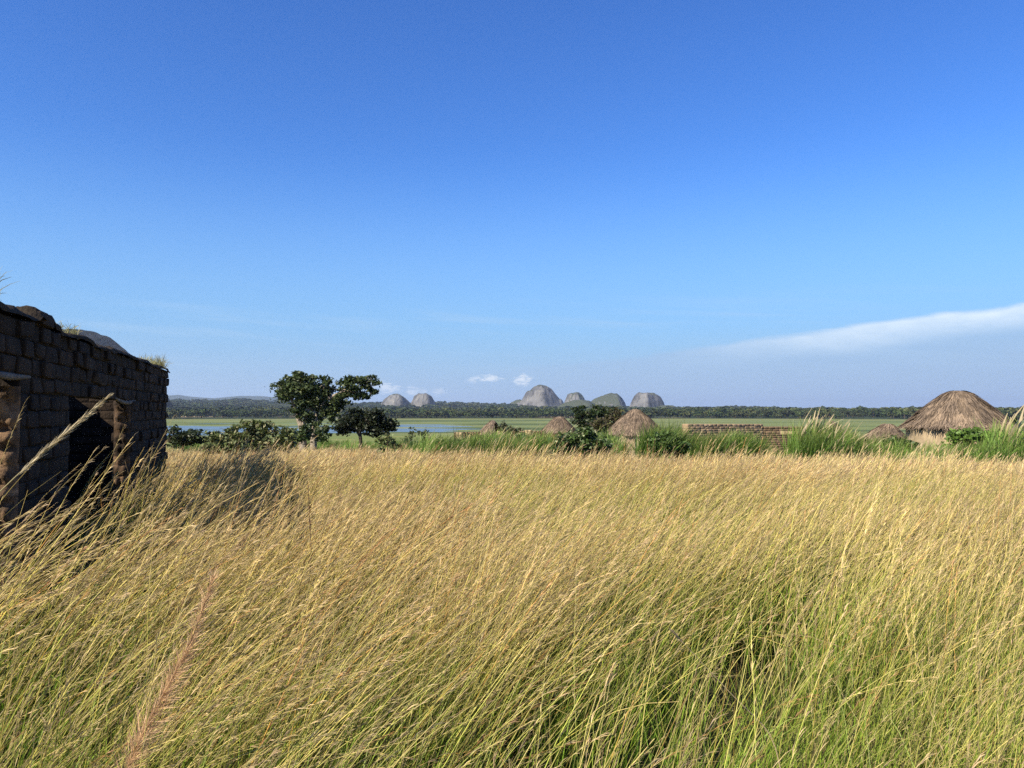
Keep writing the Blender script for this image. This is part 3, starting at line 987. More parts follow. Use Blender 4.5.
    # dry grass rooted on the wall head
    for (s, n, h, sp, lab) in ((.45, 260, .26, (.38, .12), "pale dry grass tuft on the far corner of the ruined wall"),
                               (1.6, 120, .17, (.4, .1), "thin dry grass strip along the lower middle of the ruined wall top"),
                               (6.6, 120, .14, (.35, .1), "short grass tuft just below the step in the ruined wall top"),
                               (8.9, 150, .30, (.22, .1), "wispy grass tuft on the highest left end of the ruined wall top")):
        gg = tuft("grass_tuft", lab, None, n, h, sp, rng)
        me = gg.mesh("grass_tuft")
        p = FAR_CORNER + UW * s - NW * .11
        o = obj("grass_tuft", me, M_GRASS, None, (p[0], p[1], top_front(s) + .02))
        o.rotation_euler = (0, 0, math.atan2(UW[1], UW[0]))
        tag(o, lab, "grass tuft", "grass tufts on the ruined wall")


build_ruin()


# ------------------------------------------------------------------ huts
def thatch_geo(rng, r, h, prof, n_strand, overhang=.0, gap=None, lean=(0, 0), light=1.0):
    """thatched cone: profile prof(t) gives (radius share, height share), t 0 apex .. 1 eave"""
    g = Geo()
    nA, nT = 64, 16
    T = np.linspace(0, 1, nT); A = np.linspace(0, 2 * np.pi, nA, endpoint=False)

    def surf(t, a, lift=0.0):
        fr = np.interp(t, [p[0] for p in prof], [p[1] for p in prof]); fh = np.interp(t, [p[0] for p in prof], [p[2] for p in prof])
        wob = 1 + .09 * (fbm(np.cos(a) * 2.3 + 3 + r, np.sin(a) * 2.3 + t * 2.5, 12, 3) - .5) * 2 + .018 * np.abs(((t * 5.0 + .4 * np.sin(a * 3)) % 1.0))
        rr = r * fr * wob + lift
        return np.stack([rr * np.cos(a) + lean[0] * fh * h, rr * np.sin(a) + lean[1] * fh * h, h * fh + lift * .7], -1)
    TT, AA = np.meshgrid(T, A, indexing="ij")
    V = surf(TT, AA)
    i = (np.arange(nT - 1) * nA)[:, None]; j = np.arange(nA)[None, :]; j2 = (j + 1) % nA
    q = np.stack([i + j, i + nA + j, i + nA + j2, i + j2], -1).reshape(-1, 4)
    if gap is not None:
        am = (A[None, :] + np.pi / nA) * np.ones((nT - 1, 1)); tm = T[:-1, None] * np.ones((1, nA))
        keep = ~((np.abs((am - gap[0] + np.pi) % (2 * np.pi) - np.pi) < gap[1]) & (tm > gap[2]))
        q = q[keep.ravel()]
    g.add(V.reshape(-1, 3), q, None, (.75, .75, .75, 1))
    n = n_strand
    t0 = np.sqrt(rng.uniform(0, 1, n)) * 1.0; a = rng.uniform(0, 2 * np.pi, n)
    if gap is not None:
        k = ~((np.abs((a - gap[0] + np.pi) % (2 * np.pi) - np.pi) < gap[1] * 1.05) & (t0 > gap[2] - .1))
        t0, a = t0[k], a[k]; n = len(a)
    L = rng.uniform(.10, .26, n)
    ts = np.stack([t0, t0 + L * .5, t0 + L], 1)
    da = rng.normal(0, .025, n)
    lift = rng.uniform(.005, .07, n)
    P = np.stack([surf(np.minimum(ts[:, k], 1.0), a + da * k, lift * (.4 + .3 * k)) for k in range(3)], 1)
    over = np.maximum(ts - 1, 0)
    slope = np.array([r * .55, h * .55])
    P[..., 2] -= over * h * .6
    P[..., 0] += over * r * .5 * np.cos(a)[:, None]; P[..., 1] += over * r * .5 * np.sin(a)[:, None]
    s = np.stack([-np.sin(a), np.cos(a), rng.normal(0, .35, n)], 1); s /= np.linalg.norm(s, axis=1, keepdims=True)
    band = .75 + .5 * vnoise(t0 * 11 + 2, a * 1.5, 8)
    tint = np.array([1.0, .98, .95])[None] * (rng.uniform(.55, 1.45, (n, 1)) * band[:, None]) * light
    C = np.concatenate([tint, np.ones((n, 1))], 1)
    g.ribbons(P, rng.uniform(.012, .034, (n, 1)) * np.array([[1, .9, .4]]), s, np.repeat(C[:, None], 3, 1))
    return g


def mud_ring(r, h, a0, a1, thick=.16, n=48, z0=-.3, seed=1, door=None, tint=(1, 1, 1)):
    """round mud wall from angle a0 to a1, with a ragged top and an opening door=(angle, half width, height)"""
    g = Geo()
    A = np.linspace(a0, a1, n + 1)
    Zs = np.linspace(z0, h, 12)
    for side, rr in ((0, r), (1, r - thick)):
        V = np.array([[(rr + .03 * (fbm(np.array([a * 4.]), np.array([z * 3. + side]), seed, 3)[0] - .5)) * math.cos(a), rr * math.sin(a), z - (.10 * float(vnoise(np.array([a * 6]), np.array([.5]), seed)[0]) if z == Zs[-1] else 0)] for z in Zs for a in A])
        i = (np.arange(len(Zs) - 1) * (n + 1))[:, None]; j = np.arange(n)[None, :]
        am = (A[:-1] + A[1:])[None, :] / 2 * np.ones((len(Zs) - 1, 1)); zm = ((Zs[:-1] + Zs[1:]) / 2)[:, None] * np.ones((1, n))
        q = np.stack([i + j, i + j + 1, i + n + 1 + j + 1, i + n + 1 + j], -1).reshape(-1, 4)
        if door:
            q = q[~((np.abs(am - door[0]) < door[1]) & (zm < door[2])).ravel()]
        g.add(V, q if side == 0 else q[:, ::-1], None, (*tint, 1))
    # top edge and ends
    def strip(pts_o, pts_i):
        v = np.concatenate([pts_o, pts_i]); m = len(pts_o); k = np.arange(m - 1)
        g.add(v, np.stack([k, k + 1, m + k + 1, m + k], -1), None, (*tint, 1))
    o = np.array([[r * math.cos(a), r * math.sin(a), h - .10 * float(vnoise(np.array([a * 6]), np.array([.5]), seed)[0]) + .003] for a in A])
    ii = o.copy(); ii[:, :2] *= (r - thick) / r
    strip(o, ii)
    ends = [a0, a1] + ([door[0] - door[1], door[0] + door[1]] if door else [])
    for a in ends:
        zt = door[2] if door and a not in (a0, a1) else h - .05
        e = np.array([[r * math.cos(a), r * math.sin(a), z] for z in np.linspace(z0, zt, 5)])
        f = e.copy(); f[:, :2] *= (r - thick) / r
        strip(e, f)
    return g


def build_huts():
    rng = np.random.default_rng(14)
    straight = [(0, .02, 1.0), (.12, .17, .93), (.3, .36, .74), (.6, .65, .42), (1, 1.0, 0.0)]
    round_top = [(0, .02, 1.0), (.10, .13, .985), (.22, .27, .90), (.45, .50, .65), (.7, .74, .35), (.9, .93, .09), (1, 1.02, 0.0)]
    G = "thatched huts of the village"

    def hut(px, d, r, wall_h, roof_h, prof, label, n_strand, door=None, wall_tint=(1, 1, 1), **kw):
        p = at(px, d)
        t = thing("thatched_hut", label, "hut", p, G)
        obj("wall", mud_ring(r * .965, wall_h, 0, 2 * np.pi, door=door, tint=wall_tint, seed=int(px)).mesh("hut_wall"), M_MUD, t)
        ro = thatch_geo(rng, r, roof_h, prof, n_strand, **kw)
        obj("roof", ro.mesh("roof"), M_THATCH, t, (0, 0, wall_h - .12))
        if door:
            a = door[0]
            rr = r * .965
            for k in (-1, 1):
                b = a + k * door[1]
                g = Geo()
                P = np.array([[[rr * math.cos(b) * 1.01, rr * math.sin(b) * 1.01, -.1], [rr * math.cos(b) * 1.01, rr * math.sin(b) * 1.01, door[2] * .5], [rr * math.cos(b) * 1.01, rr * math.sin(b) * 1.01, door[2]]]])
                g.tubes(P, np.array([[.04, .035, .04]]), np.ones((1, 3, 4)) * np.array([.7, .6, .5, 1]), 6)
                obj("door_post", g.mesh("door_post", True), M_LINTEL, t)
        return t
    # large hut on the right
    d = 37.0
    p = at(957.5, d)
    eave = CAM_Z - (426.5 - HORIZON) * d / FPX - p[2]
    apex = CAM_Z - (391 - HORIZON) * d / FPX - p[2]
    hut(957.5, d, 2.34, eave + .14, apex - eave, round_top, "largest hut with a broad round-topped thatch roof behind green bushes at the right", 5200)
    d = 58.0
    p = at(635, d)
    eave = CAM_Z - (433.5 - HORIZON) * d / FPX - p[2]
    apex = CAM_Z - (409 - HORIZON) * d / FPX - p[2]
    hut(635, d, 2.22, eave + .14, apex - eave, straight, "hut with a pointed conical thatch roof and a pale wall beside the long brick wall", 4200, door=(R(-86), .22, max(eave - .1, .8)))
    d = 88.0
    p = at(559, d)
    eave = CAM_Z - (432 - HORIZON) * d / FPX - p[2]
    apex = CAM_Z - (416.6 - HORIZON) * d / FPX - p[2]
    hut(559, d, 2.10, eave + .14, apex - eave, round_top, "small distant hut with low brown thatch roof left of the dark bushy tree", 2600, wall_tint=(.6, .5, .45))
    # half collapsed hut on the left of the village
    d = 86.0
    p = at(491, d)
    t = thing("collapsed_hut", "half collapsed little hut with its thatch slumped open, leftmost of the village", "hut", p, G)
    eave = CAM_Z - (433.5 - HORIZON) * d / FPX - p[2]
    apex = CAM_Z - (419.6 - HORIZON) * d / FPX - p[2]
    obj("wall", mud_ring(1.25, eave + .05, R(100), R(250), tint=(1.15, 1.1, 1), seed=3).mesh("hut_wall"), M_MUD, t)
    obj("roof", thatch_geo(rng, 1.5, apex - eave, straight, 1800, gap=(R(-35), .55, .25), lean=(.12, 0), light=1.25).mesh("roof"), M_THATCH, t, (0, 0, eave - .05))
    g = Geo()
    brick_boxes(g, np.array([.72, -1.1]), np.array([.93, -.37]), np.array([-.37, -.93]), .62, .4, lambda s: eave + .32, [], rng, bl=.31, bh=.17, z0=-.4, tint=(1, 1, 1))
    obj("gatepost", g.mesh("gatepost"), M_MUD, t)
    # slumped roofs half hidden in the growth left of the large hut
    d = 44.0
    p = at(883, d)
    t = thing("collapsed_hut", "slumped grey thatch roof sunk in tall grass left of the largest hut", "hut", p, G)
    obj("wall", mud_ring(1.0, 1.35, R(150), R(330), tint=(.9, .9, .9), seed=5).mesh("hut_wall"), M_MUD, t)
    obj("roof", thatch_geo(rng, 1.32, 1.0, round_top, 1700, gap=(R(20), .5, .3), lean=(.25, 0), light=.95).mesh("roof"), M_THATCH, t, (0, 0, 1.28))
    d = 50.0
    p = at(832, d)
    t = thing("collapsed_hut", "peak of a pointed thatch roof poking out of tall grass right of the brick wall", "hut", p, G)
    obj("wall", mud_ring(1.0, 1.0, 0, 2 * np.pi, tint=(.8, .75, .7), seed=6).mesh("hut_wall"), M_MUD, t)
    obj("roof", thatch_geo(rng, 1.3, 1.7, straight, 1500).mesh("roof"), M_THATCH, t, (0, 0, .85))
    d = 46.0
    p = at(1012, d)
    hut(1014, d, 1.4, 1.15, 1.05, straight, "small dark roof just behind the right side of the largest hut", 1500, wall_tint=(.5, .45, .4))


build_huts()


def build_village_walls():
    rng = np.random.default_rng(19)
    # long brick wall ruin: a lit end, a shaded long face, a return wall and a broken door pier
    d0 = 37.5
    c = at(687.5, d0)                                   # near left corner of the long face
    t = thing("ruined_wall", "long broken reddish brick wall with a bright left end beside the pointed hut", "ruin", (c[0], c[1], c[2]), "broken village walls")
    topz = CAM_Z - (424 - HORIZON) * d0 / FPX - c[2]
    u = np.array([.86, .51]); n = np.array([.51, -.86])
    # length so that the far end reaches column 763
    k = (763 - 512) / FPX
    L = (k * c[1] - c[0]) / (u[0] - k * u[1])
    g = Geo()
    brick_boxes(g, np.array([0., 0.]), u, n, L, .42, lambda s: topz, [], rng, bl=.34, bh=.12, z0=topz - 1.92, slope=-13.6 * u[1] / FPX, jit=.008)
    bevelled(obj("long_wall", g.mesh("long_wall"), M_REDMUD, t), .02)
    e = u * (L + .02)
    u2 = np.array([.95, .31]); n2 = np.array([.31, -.95])
    pe = np.array([c[0], c[1]]) + e
    k = (806 - 512) / FPX
    L2 = (k * pe[1] - pe[0]) / (u2[0] - k * u2[1])
    g = Geo()
    t3 = CAM_Z - 15.6 * (d0 + u[1] * L) / FPX - c[2]
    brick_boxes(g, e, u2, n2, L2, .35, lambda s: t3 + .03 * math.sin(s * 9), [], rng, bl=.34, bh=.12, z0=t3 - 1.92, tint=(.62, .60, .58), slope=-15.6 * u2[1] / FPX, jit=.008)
    bevelled(obj("return_wall", g.mesh("return_wall"), M_REDMUD, t), .02)
    q = at(780, 35.5)
    t2 = thing("ruined_wall", "pale mud doorway pier with a flat lintel in front of the long brick wall", "ruin", q, "broken village walls")
    pz = CAM_Z - (430.3 - HORIZON) * 35.5 / FPX - q[2]
    g = Geo()
    w = 17 * 35.5 / FPX
    brick_boxes(g, np.array([0., 0.]), np.array([.97, -.24]), np.array([-.24, -.97]), w, .3, lambda s: pz, [(-.2, w * .55, pz - .32)], rng, bl=.33, bh=.16, z0=-.6, tint=(.95, .95, .85))
    bevelled(obj("pier", g.mesh("pier"), M_MUD, t2), .02)
    # low walls round the collapsed hut
    for (px, d, px1, ytop, lab, pier) in ((455, 84, 482, 432.5, "low dark wall with a pale square pier left of the half collapsed hut", 456),
                                          (505, 82, 546, 430.6, "low dark wall with a pale square pier between the collapsed hut and the small distant hut", 525)):
        a = at(px, d); b = at(px1, d)
        t = thing("ruined_wall", lab, "ruin", a, "broken village walls")
        tz = CAM_Z - (ytop - HORIZON) * d / FPX - a[2]
        g = Geo()
        brick_boxes(g, np.array([0., 0.]), np.array([.92, .39]), np.array([.39, -.92]), (b[0] - a[0]) * 1.03, .35, lambda s: tz + .04 * math.sin(7 * s), [], rng, bl=.36, bh=.17, z0=-.6, tint=(.55, .52, .5))
        obj("low_wall", g.mesh("low_wall"), M_REDMUD, t)
        q = at(pier, d - 1.6)
        g = Geo()
        brick_boxes(g, np.array([q[0] - a[0], q[1] - a[1]]), np.array([.97, -.24]), np.array([-.24, -.97]), .68, .5, lambda s: tz + .05, [], rng, bl=.36, bh=.17, z0=-.6, tint=(1.1, 1.1, 1))
        obj("pier", g.mesh("pier"), M_MUD, t)


build_village_walls()


# ------------------------------------------------------------------ trees and bushes
def leaf_cloud(g, rng, lobes, n_leaf, leaf, col, var=.35, shell=.55, clump=14, light=None):
    """lobes (x,y,z,rx,ry,rz): leaves gathered into clumps scattered through each lobe"""
    lobes = np.asarray(lobes, float)
    vol = lobes[:, 3] * lobes[:, 5] + lobes[:, 3] * lobes[:, 4]
    share = vol / vol.sum()
    for lb, sh in zip(lobes, share):
        n = max(20, int(n_leaf * sh)); nc = max(6, n // clump // 2)
        u = rng.normal(size=(nc, 3)); u /= np.linalg.norm(u, axis=1, keepdims=True)
        cc = u * rng.uniform(shell, 1.0, (nc, 1))
        idx = rng.integers(0, nc, n)
        cr = rng.uniform(.12, .30, nc) * (1.15 if clump > 20 else 1.0)
        p = cc[idx] * (1.12 if clump > 20 else 1.0) + rng.normal(size=(n, 3)) * cr[idx][:, None] * np.array([1, 1, .75])
        p = lb[:3] + p * lb[3:]
        d = rng.normal(size=(n, 3)); d[:, 2] *= .7; d /= np.linalg.norm(d, axis=1, keepdims=True)
        s = np.cross(d, rng.normal(size=(n, 3))); s /= np.linalg.norm(s, axis=1, keepdims=True)
        L = leaf * rng.uniform(.6, 1.4, (n, 1))
        C = np.ones((n, 4)); C[:, :3] = np.array(col) * rng.uniform(1 - var, 1 + var, (n, 1)) * (rng.uniform(.75, 1.3, nc)[idx])[:, None]
        if light is not None:
            k = rng.uniform(0, 1, n) < light[1]
            C[k, :3] = np.array(light[0]) * rng.uniform(.7, 1.2, (k.sum(), 1))
        P = np.stack([p - d * L * .5, p, p + d * L * .5], 1)
        g.ribbons(P, L * .28 * np.array([[.25, 1.0, .2]]), s, np.repeat(C[:, None], 3, 1))


def limb(g, pts, r0, r1, col=(1, 1, 1, 1), sides=7):
    pts = np.asarray(pts, float)
    K = 9
    t = np.linspace(0, len(pts) - 1, K)
    P = np.stack([np.interp(t, np.arange(len(pts)), pts[:, k]) for k in range(3)], -1)
    g.tubes(P[None], np.linspace(r0, r1, K)[None], np.tile(np.array(col), (1, K, 1)), sides)


def px_plant(name, label, cat, px, d, lobes, trunks, leaf, n_leaf, col, bark, group=None, light=None, deep=.9, twig=True, seed=0, shell=.55, clump=14, sub=.0):
    """plant built from columns/rows at distance d: lobes (px, py, rx, ry[, dy]) in pixels, trunks as lists of (px, py) with radii in m"""
    rng = np.random.default_rng(seed + int(px))
    k = d / FPX
    b = at(px, d)

    def loc(ppx, ppy, dy=0.0):
        dd = d + dy
        return np.array([(ppx - 512) / FPX * dd - b[0], dy, CAM_Z - (ppy - HORIZON) * dd / FPX - b[2]])
    t = thing(name, label, cat, b, group)
    g = Geo()
    L = []
    for lb in lobes:
        dy = lb[4] if len(lb) > 4 else rng.uniform(-1, 1) * .5 * lb[2] * k
        c = loc(lb[0], lb[1], dy)
        L.append([*c, lb[2] * k, lb[2] * k * deep, lb[3] * k])
    leaf_cloud(g, rng, L, n_leaf, leaf, col, light=light, shell=shell, clump=clump)
    tg = Geo()
    for (pts, r0, r1) in trunks:
        P = [loc(*q) for q in pts]
        if pts[0][1] >= 999:
            P[0] = np.array([P[0][0], 0, -.15])
        limb(tg, P, r0, r1)
    # secondary limbs from the trunk tops into every lobe
    if twig and trunks:
        ends = [np.array(loc(*tr[0][-1])) for tr in trunks]
        for lb in L:
            c = np.array(lb[:3]) 
            e = min(ends, key=lambda q: np.linalg.norm(q - c))
            limb(tg, [e, (e + c) / 2 + rng.normal(0, .12, 3), c], trunks[0][2] * .55, trunks[0][2] * .15, sides=5)
            for _ in range(4):
                q = c + rng.normal(size=3) * np.array(lb[3:]) * .6
                limb(tg, [c, (c + q) / 2 + rng.normal(0, .05, 3), q], trunks[0][2] * .2, .006, sides=4)
    obj("trunk", tg.mesh("trunk", True), bark, t)
    obj("crown", g.mesh("crown"), M_LEAF, t)
    return t


def build_plants():
    DG = (.040, .058, .018); OL = (.085, .085, .030); BG = (.075, .13, .022)
    px_plant("tree", "tallest dark tree with pale forked trunk and a flat limb spreading right", "tree", 306, 52,
             [(300, 391, 20, 12), (289, 383, 12, 8), (283, 391, 8, 8), (316, 388, 15, 11), (303, 377, 9, 5), (325, 384, 7, 6), (279, 386, 6, 4), (294, 376, 6, 4), (312, 423, 8, 7), (300, 414, 9, 5), (307, 403, 16, 7), (322, 401, 13, 10), (327, 417, 9, 9), (320, 428, 8, 7), (334, 408, 9, 7),
              (345, 395, 9, 6), (357, 386, 15, 7), (369, 380, 10, 5.5), (373, 389, 7, 5), (350, 380, 9, 4), (362, 395, 9, 4), (339, 400, 10, 6)],
             [([(304, 999), (303, 430), (301, 424), (296, 412), (291, 396)], .30, .10), ([(302, 430), (304, 424), (308, 415), (312, 400)], .20, .09), ([(314, 999), (314, 432), (316, 415), (326, 400), (345, 390)], .26, .09)],
             0.20, 15500, DG, M_BARK, light=((.12, .135, .05), .10), seed=1, shell=.35, clump=34)
    px_plant("tree", "small dark umbrella-shaped tree with a thin black trunk right of the tallest tree", "tree", 361, 46,
             [(352, 419, 13, 7), (371, 418, 14, 8), (386, 423, 9, 6), (342, 424, 8, 5), (366, 426, 16, 5), (378, 413, 9, 5), (359, 414, 9, 5), (349, 430, 10, 5), (377, 431, 11, 5), (391, 428, 6, 4), (340, 431, 5, 4)],
             [([(361, 999), (361, 440), (360, 430), (366, 420)], .13, .07), ([(360, 436), (352, 424)], .07, .04)],
             .16, 7500, (.022, .030, .012), M_DARKBARK, seed=2, shell=.35, clump=30)
    G = "bushes between the field and the lake"
    px_plant("bush", "wide leafy bush with pale leaf edges in front of the tallest tree", "bush", 252, 31,
             [(222, 444, 15, 9), (240, 440, 15, 12), (258, 434, 13, 11), (275, 441, 15, 10), (250, 450, 28, 8), (290, 442, 12, 9), (248, 425, 9, 6), (232, 431, 11, 8), (270, 430, 11, 8), (218, 437, 12, 8), (286, 435, 10, 8), (258, 423, 7, 5), (212, 448, 8, 6), (265, 425, 6, 5)],
             [([(250, 999), (250, 465), (246, 445)], .05, .03), ([(262, 999), (262, 462), (268, 440)], .05, .03), ([(235, 999), (234, 462), (226, 445)], .04, .03)],
             .14, 5600, (.085, .108, .034), M_DARKBARK, G, light=((.24, .23, .11), .16), seed=3, shell=.3)
    px_plant("bush", "dark green bush hugging the foot of the tallest tree", "bush", 306, 47,
             [(298, 434, 11, 8), (312, 434, 11, 8), (323, 438, 9, 7), (288, 438, 9, 7), (304, 429, 8, 5)], [([(306, 999), (306, 445)], .05, .03)],
             .18, 1500, (.045, .075, .02), M_DARKBARK, G, seed=4, shell=.3)
    px_plant("bush", "low dark bush just right of the ruined building", "bush", 184, 36,
             [(176, 433, 9, 7), (190, 436, 12, 6), (200, 439, 8, 5), (182, 441, 16, 6)], [([(184, 999), (184, 445)], .05, .03)],
             .16, 1900, (.032, .045, .018), M_DARKBARK, G, seed=5, shell=.3)
    px_plant("bush", "spindly light-leaved sapling right of the small umbrella-shaped tree", "bush", 388, 29,
             [(388, 440, 9, 9), (384, 452, 7, 7), (396, 447, 6, 6)], [([(388, 999), (388, 455), (388, 440)], .025, .015), ([(390, 999), (396, 447)], .02, .01)],
             .12, 420, (.085, .11, .032), M_DARKBARK, G, light=((.26, .25, .13), .2), seed=6, shell=.2, clump=5)
    px_plant("bush", "thin upright shrub standing before the lake water left of the huts", "bush", 412, 62,
             [(412, 433, 5, 6), (409, 439, 7, 5)], [([(412, 999), (412, 434)], .03, .02)], .16, 260, (.07, .085, .03), M_DARKBARK, G, seed=7, shell=.2, clump=6)
    px_plant("bush", "olive shrub by the lake water nearest the low wall", "bush", 424, 60,
             [(424, 434, 6, 6), (424, 441, 8, 5)], [([(424, 999), (424, 436)], .03, .02)], .16, 380, (.06, .075, .028), M_DARKBARK, G, seed=8, shell=.2, clump=6)
    px_plant("bush", "grey-green shrub between the collapsed hut and the low wall", "bush", 512, 74,
             [(508, 430, 8, 7), (515, 431, 6, 5), (504, 424, 5, 6)], [([(511, 999), (511, 432)], .03, .02)], .18, 650, (.065, .07, .032), M_DARKBARK, G, seed=9, shell=.2)
    px_plant("tree", "dark bushy tree standing behind the pointed hut", "tree", 592, 78,
             [(586, 413, 11, 8), (600, 411, 10, 6), (580, 421, 9, 8), (594, 421, 14, 8), (612, 414, 9, 6)], [([(592, 999), (592, 430), (590, 418)], .2, .1)],
             .34, 2800, (.028, .045, .014), M_DARKBARK, light=((.10, .12, .04), .08), seed=10)
    px_plant("bush", "dry olive-brown thicket against the left side of the pointed hut", "bush", 608, 68,
             [(605, 424, 13, 8), (616, 417, 10, 7), (595, 428, 9, 6), (622, 425, 9, 7)], [([(608, 999), (608, 428)], .08, .04)],
             .24, 2300, (.070, .058, .028), M_DARKBARK, G, light=((.14, .15, .05), .25), seed=11, shell=.3)
    px_plant("bush", "leafy dark green bush with pale upper leaves in front of the dry thicket", "bush", 585, 33.5,
             [(572, 440, 16, 10), (592, 445, 16, 11), (604, 448, 10, 8), (560, 447, 11, 8), (582, 434, 8, 6), (590, 432, 6, 5)], [([(585, 999), (585, 450)], .05, .03), ([(572, 999), (570, 442)], .04, .02)],
             .17, 2600, (.045, .075, .018), M_DARKBARK, G, light=((.24, .27, .14), .10), seed=12, shell=.3)
    px_plant("bush", "bright green leafy bush against the wall of the largest hut", "bush", 972, 33.5,
             [(958, 437, 12, 8), (975, 435, 14, 9), (990, 440, 10, 8), (965, 447, 18, 7)], [([(972, 999), (972, 445)], .05, .03)],
             .15, 2600, BG, M_DARKBARK, G, seed=13, shell=.3)
    px_plant("bush", "dark leafy bush below the right edge of the largest hut roof", "bush", 1003, 31.5,
             [(1000, 446, 12, 9), (1012, 441, 9, 8), (990, 452, 9, 7)], [([(1003, 999), (1003, 452)], .05, .03)],
             .15, 1700, (.045, .075, .02), M_DARKBARK, G, seed=14, shell=.3)
    px_plant("tree", "small dark round tree at the right edge behind the largest hut", "tree", 1010, 62,
             [(1008, 422, 7, 6), (1013, 427, 8, 6)], [([(1010, 999), (1010, 428)], .1, .05)], .26, 700, (.028, .04, .016), M_DARKBARK, seed=15)


build_plants()


def build_more_bushes():
    G = "bushes among the green grass by the huts"
    for k, (px, d, lobes, n, col, light, lab) in enumerate((
            (668, 33.5, [(660, 443, 12, 9), (676, 446, 12, 8), (668, 437, 8, 6)], 1500, (.050, .085, .022), ((.16, .19, .07), .1), "rounded mid green bush right of the pointed hut, left of the long brick wall"),
            (726, 33.0, [(720, 446, 11, 8), (734, 443, 11, 9)], 1300, (.036, .060, .016), ((.12, .15, .05), .06), "dark green bush in front of the middle of the long brick wall"),
            (520, 37.0, [(512, 446, 12, 7), (528, 444, 12, 8), (522, 438, 7, 6)], 1300, (.060, .095, .025), ((.2, .22, .09), .1), "light green bush in front of the low wall by the half collapsed hut"),
            (452, 38.0, [(446, 446, 11, 6), (458, 445, 10, 6)], 900, (.045, .075, .022), ((.15, .18, .07), .1), "low green bush left of the half collapsed hut"),
            (846, 33.0, [(838, 442, 12, 9), (854, 445, 12, 8)], 1400, (.070, .085, .030), ((.22, .21, .10), .14), "olive bush left of the slumped grey thatch roof"),
            (900, 33.0, [(893, 443, 10, 8), (906, 445, 10, 8)], 1100, (.048, .078, .022), ((.15, .18, .07), .1), "mid green bush just left of the largest hut wall"),
            (608, 52.0, [(603, 437, 6, 7), (612, 439, 7, 5)], 500, (.055, .085, .025), ((.18, .2, .08), .12), "small green bush at the left foot of the pointed hut"))):
        px_plant("bush", lab, "bush", px, d, lobes, [([(px, 999), (px, 452)], .05, .03)], .14, n, col, M_DARKBARK, G, light=light, seed=40 + k, shell=.3)


build_more_bushes()


# ------------------------------------------------------------------ single stalks that stand out of the foreground grass
def plume(name, label, pts, r_stem, head0, n_sp, sp_len, sp_w, col_stem, col_head, spread=.5, seed=0, mat=None):
    """one grass stalk through world points, with a seed head on its upper part from share head0"""
    rng = np.random.default_rng(seed)
    pts = np.asarray(pts, float)
    K = 24
    t = np.linspace(0, len(pts) - 1, K)
    P = np.stack([np.interp(t, np.arange(len(pts)), pts[:, k]) for k in range(3)], -1)
    for _ in range(3):
        P[1:-1] = (P[:-2] + P[1:-1] * 2 + P[2:]) / 4
    o0 = np.array([P[0][0], P[0][1], gz(P[0][0], P[0][1])])
    g = Geo()
    C = np.tile(np.array([*col_stem, 0.]), (1, K, 1))
    g.tubes((P - o0)[None], np.linspace(r_stem, r_stem * .4, K)[None], C, 5)
    h = Geo()
    m = n_sp
    f = (head0 + (1 - head0) * rng.uniform(0, 1, m)) * (K - 1); i0 = np.minimum(f.astype(int), K - 2); fr = (f - i0)[:, None]
    p = P[i0] * (1 - fr) + P[i0 + 1] * fr - o0
    tan = P[i0 + 1] - P[i0]; tan /= np.linalg.norm(tan, axis=1, keepdims=True)
    rnd = rng.normal(size=(m, 3)); rnd -= tan * (rnd * tan).sum(1, keepdims=True); rnd /= np.linalg.norm(rnd, axis=1, keepdims=True)
    d = tan + rnd * rng.uniform(.1, 1, (m, 1)) * spread + np.array([.1, 0, -.15]) * spread
    d /= np.linalg.norm(d, axis=1, keepdims=True)
    u = ((f / (K - 1)) - head0) / (1 - head0)
    L = sp_len * rng.uniform(.6, 1.3, (m, 1)) * (np.interp(u, [0, .25, 1], [.8, 1.1, .45]))[:, None]
    Q = np.stack([p, p + d * L * .5, p + d * L], 1)
    s = np.cross(d, rng.normal(size=(m, 3))); s /= np.linalg.norm(s, axis=1, keepdims=True)
    cc = np.ones((m, 4)) * np.array([*col_head, 0.]); cc[:, :3] *= rng.uniform(.65, 1.3, (m, 1))
    h.ribbons(Q, sp_w * np.tile(np.array([[.7, 1, .2]]), (m, 1)), s, np.repeat(cc[:, None], 3, 1))
    t = thing(name, label, "grass stalk", o0, "single stalks standing out of the grass")
    obj("stem", g.mesh("stem"), mat or M_GRASS, t)
    obj("seed_head", h.mesh("seed_head"), mat or M_GRASS, t)


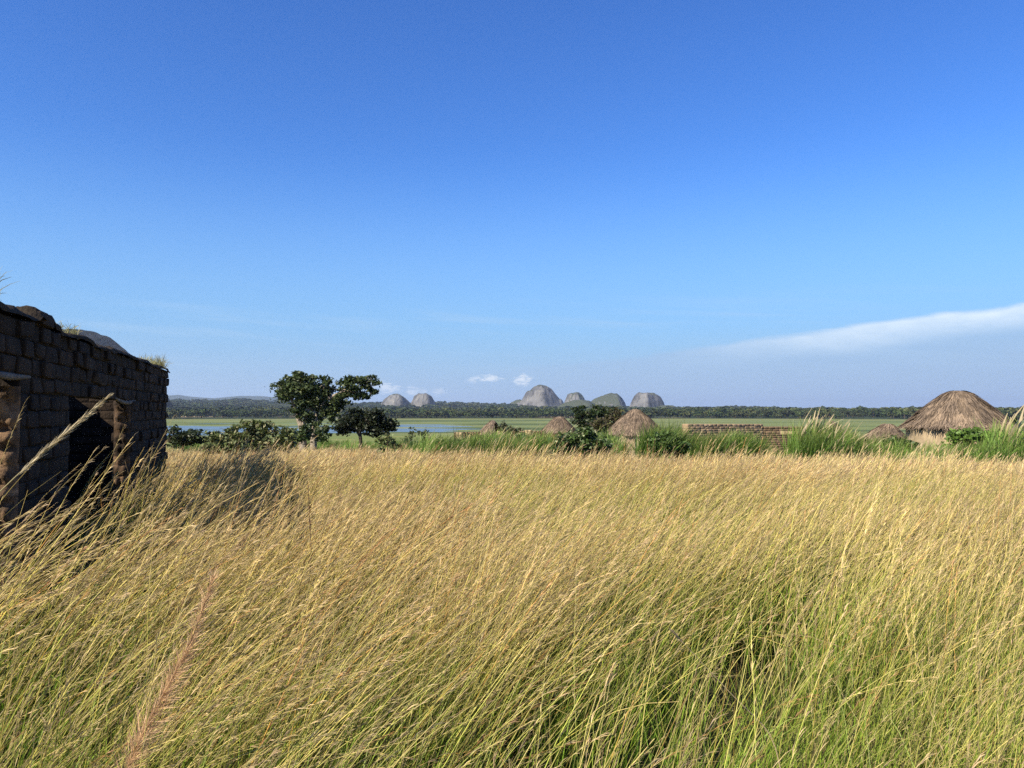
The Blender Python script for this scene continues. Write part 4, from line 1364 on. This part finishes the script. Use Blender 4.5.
def build_stalks():
    def w(px, py, d):
        return at(px, d, py)
    b = lambda x, d: np.array([x, d, gz(x, d)])
    plume("grass_stalk", "tall pale feathery stalk leaning across the ruined wall at the left edge",
          [b(-2.45, 2.6), w(-90, 610, 2.6), w(-20, 512, 2.6), w(40, 455, 2.6), w(80, 421, 2.6), w(108, 397, 2.6)], .003, .52, 520, .05, .0012, (.42, .36, .18), (.50, .42, .27), .30, 1)
    plume("grass_stalk", "reddish brown plume rising from the lower left corner of the grass",
          [b(-1.28, 2.1), w(118, 800, 2.1), w(140, 745, 2.1), w(168, 690, 2.1), w(195, 640, 2.1), w(216, 575, 2.1)], .0025, .25, 1000, .075, .0007, (.38, .26, .12), (.55, .36, .20), 1.25, 2)
    for (px, y0, y1, dx, lab) in ((173, 640, 560, -3, "upright dark brown seed spike above the reddish plume"),
                                  (313, 560, 486, -4, "thin dark bent stalk in the shade right of the ruined building"),
                                  (5, 640, 545, 1, "dark brown seed spike at the very left edge"),
                                  (298, 612, 560, 8, "short brown seed spike in the grass left of the middle")):
        d = 4.4
        p0 = w(px, y0, d)
        plume("grass_stalk", lab, [b(p0[0] - .1, d), p0, w(px + dx * .5, (y0 + y1) / 2, d), w(px + dx, y1, d)], .003, .55, 120, .018, .0022, (.16, .10, .055), (.20, .12, .07), .4, px)
    plume("grass_stalk", "broken pale stalk slanting down to the right in the right foreground",
          [b(1.05, 2.9), w(775, 735, 2.9), w(733, 695, 2.85), w(700, 660, 2.8), w(670, 628, 2.75)], .0028, .9, 30, .03, .0015, (.48, .38, .22), (.42, .33, .2), .4, 31)


build_stalks()

# ------------------------------------------------------------------ the air
def build_haze():
    x0, x1, y0, y1, z0, z1 = -20500, 20500, -20500, 20500, -60, 245
    v = [(x, y, z) for x in (x0, x1) for y in (y0, y1) for z in (z0, z1)]
    f = [[0, 1, 3, 2], [4, 6, 7, 5], [0, 4, 5, 1], [2, 3, 7, 6], [0, 2, 6, 4], [1, 5, 7, 3]]
    me = mesh_np("haze", v, f)
    m, g = new_mat("air_haze")
    pv = g.node("ShaderNodeVolumePrincipled", {"Color": (.62, .76, 1.0, 1), "Density": 6.2e-5, "Anisotropy": 0.2})
    g.node("ShaderNodeOutputMaterial", {"Volume": pv.outputs[0]})
    tag(obj("haze", me, m), kind="stuff", label="thin blue haze over the valley", cat="haze")


build_haze()
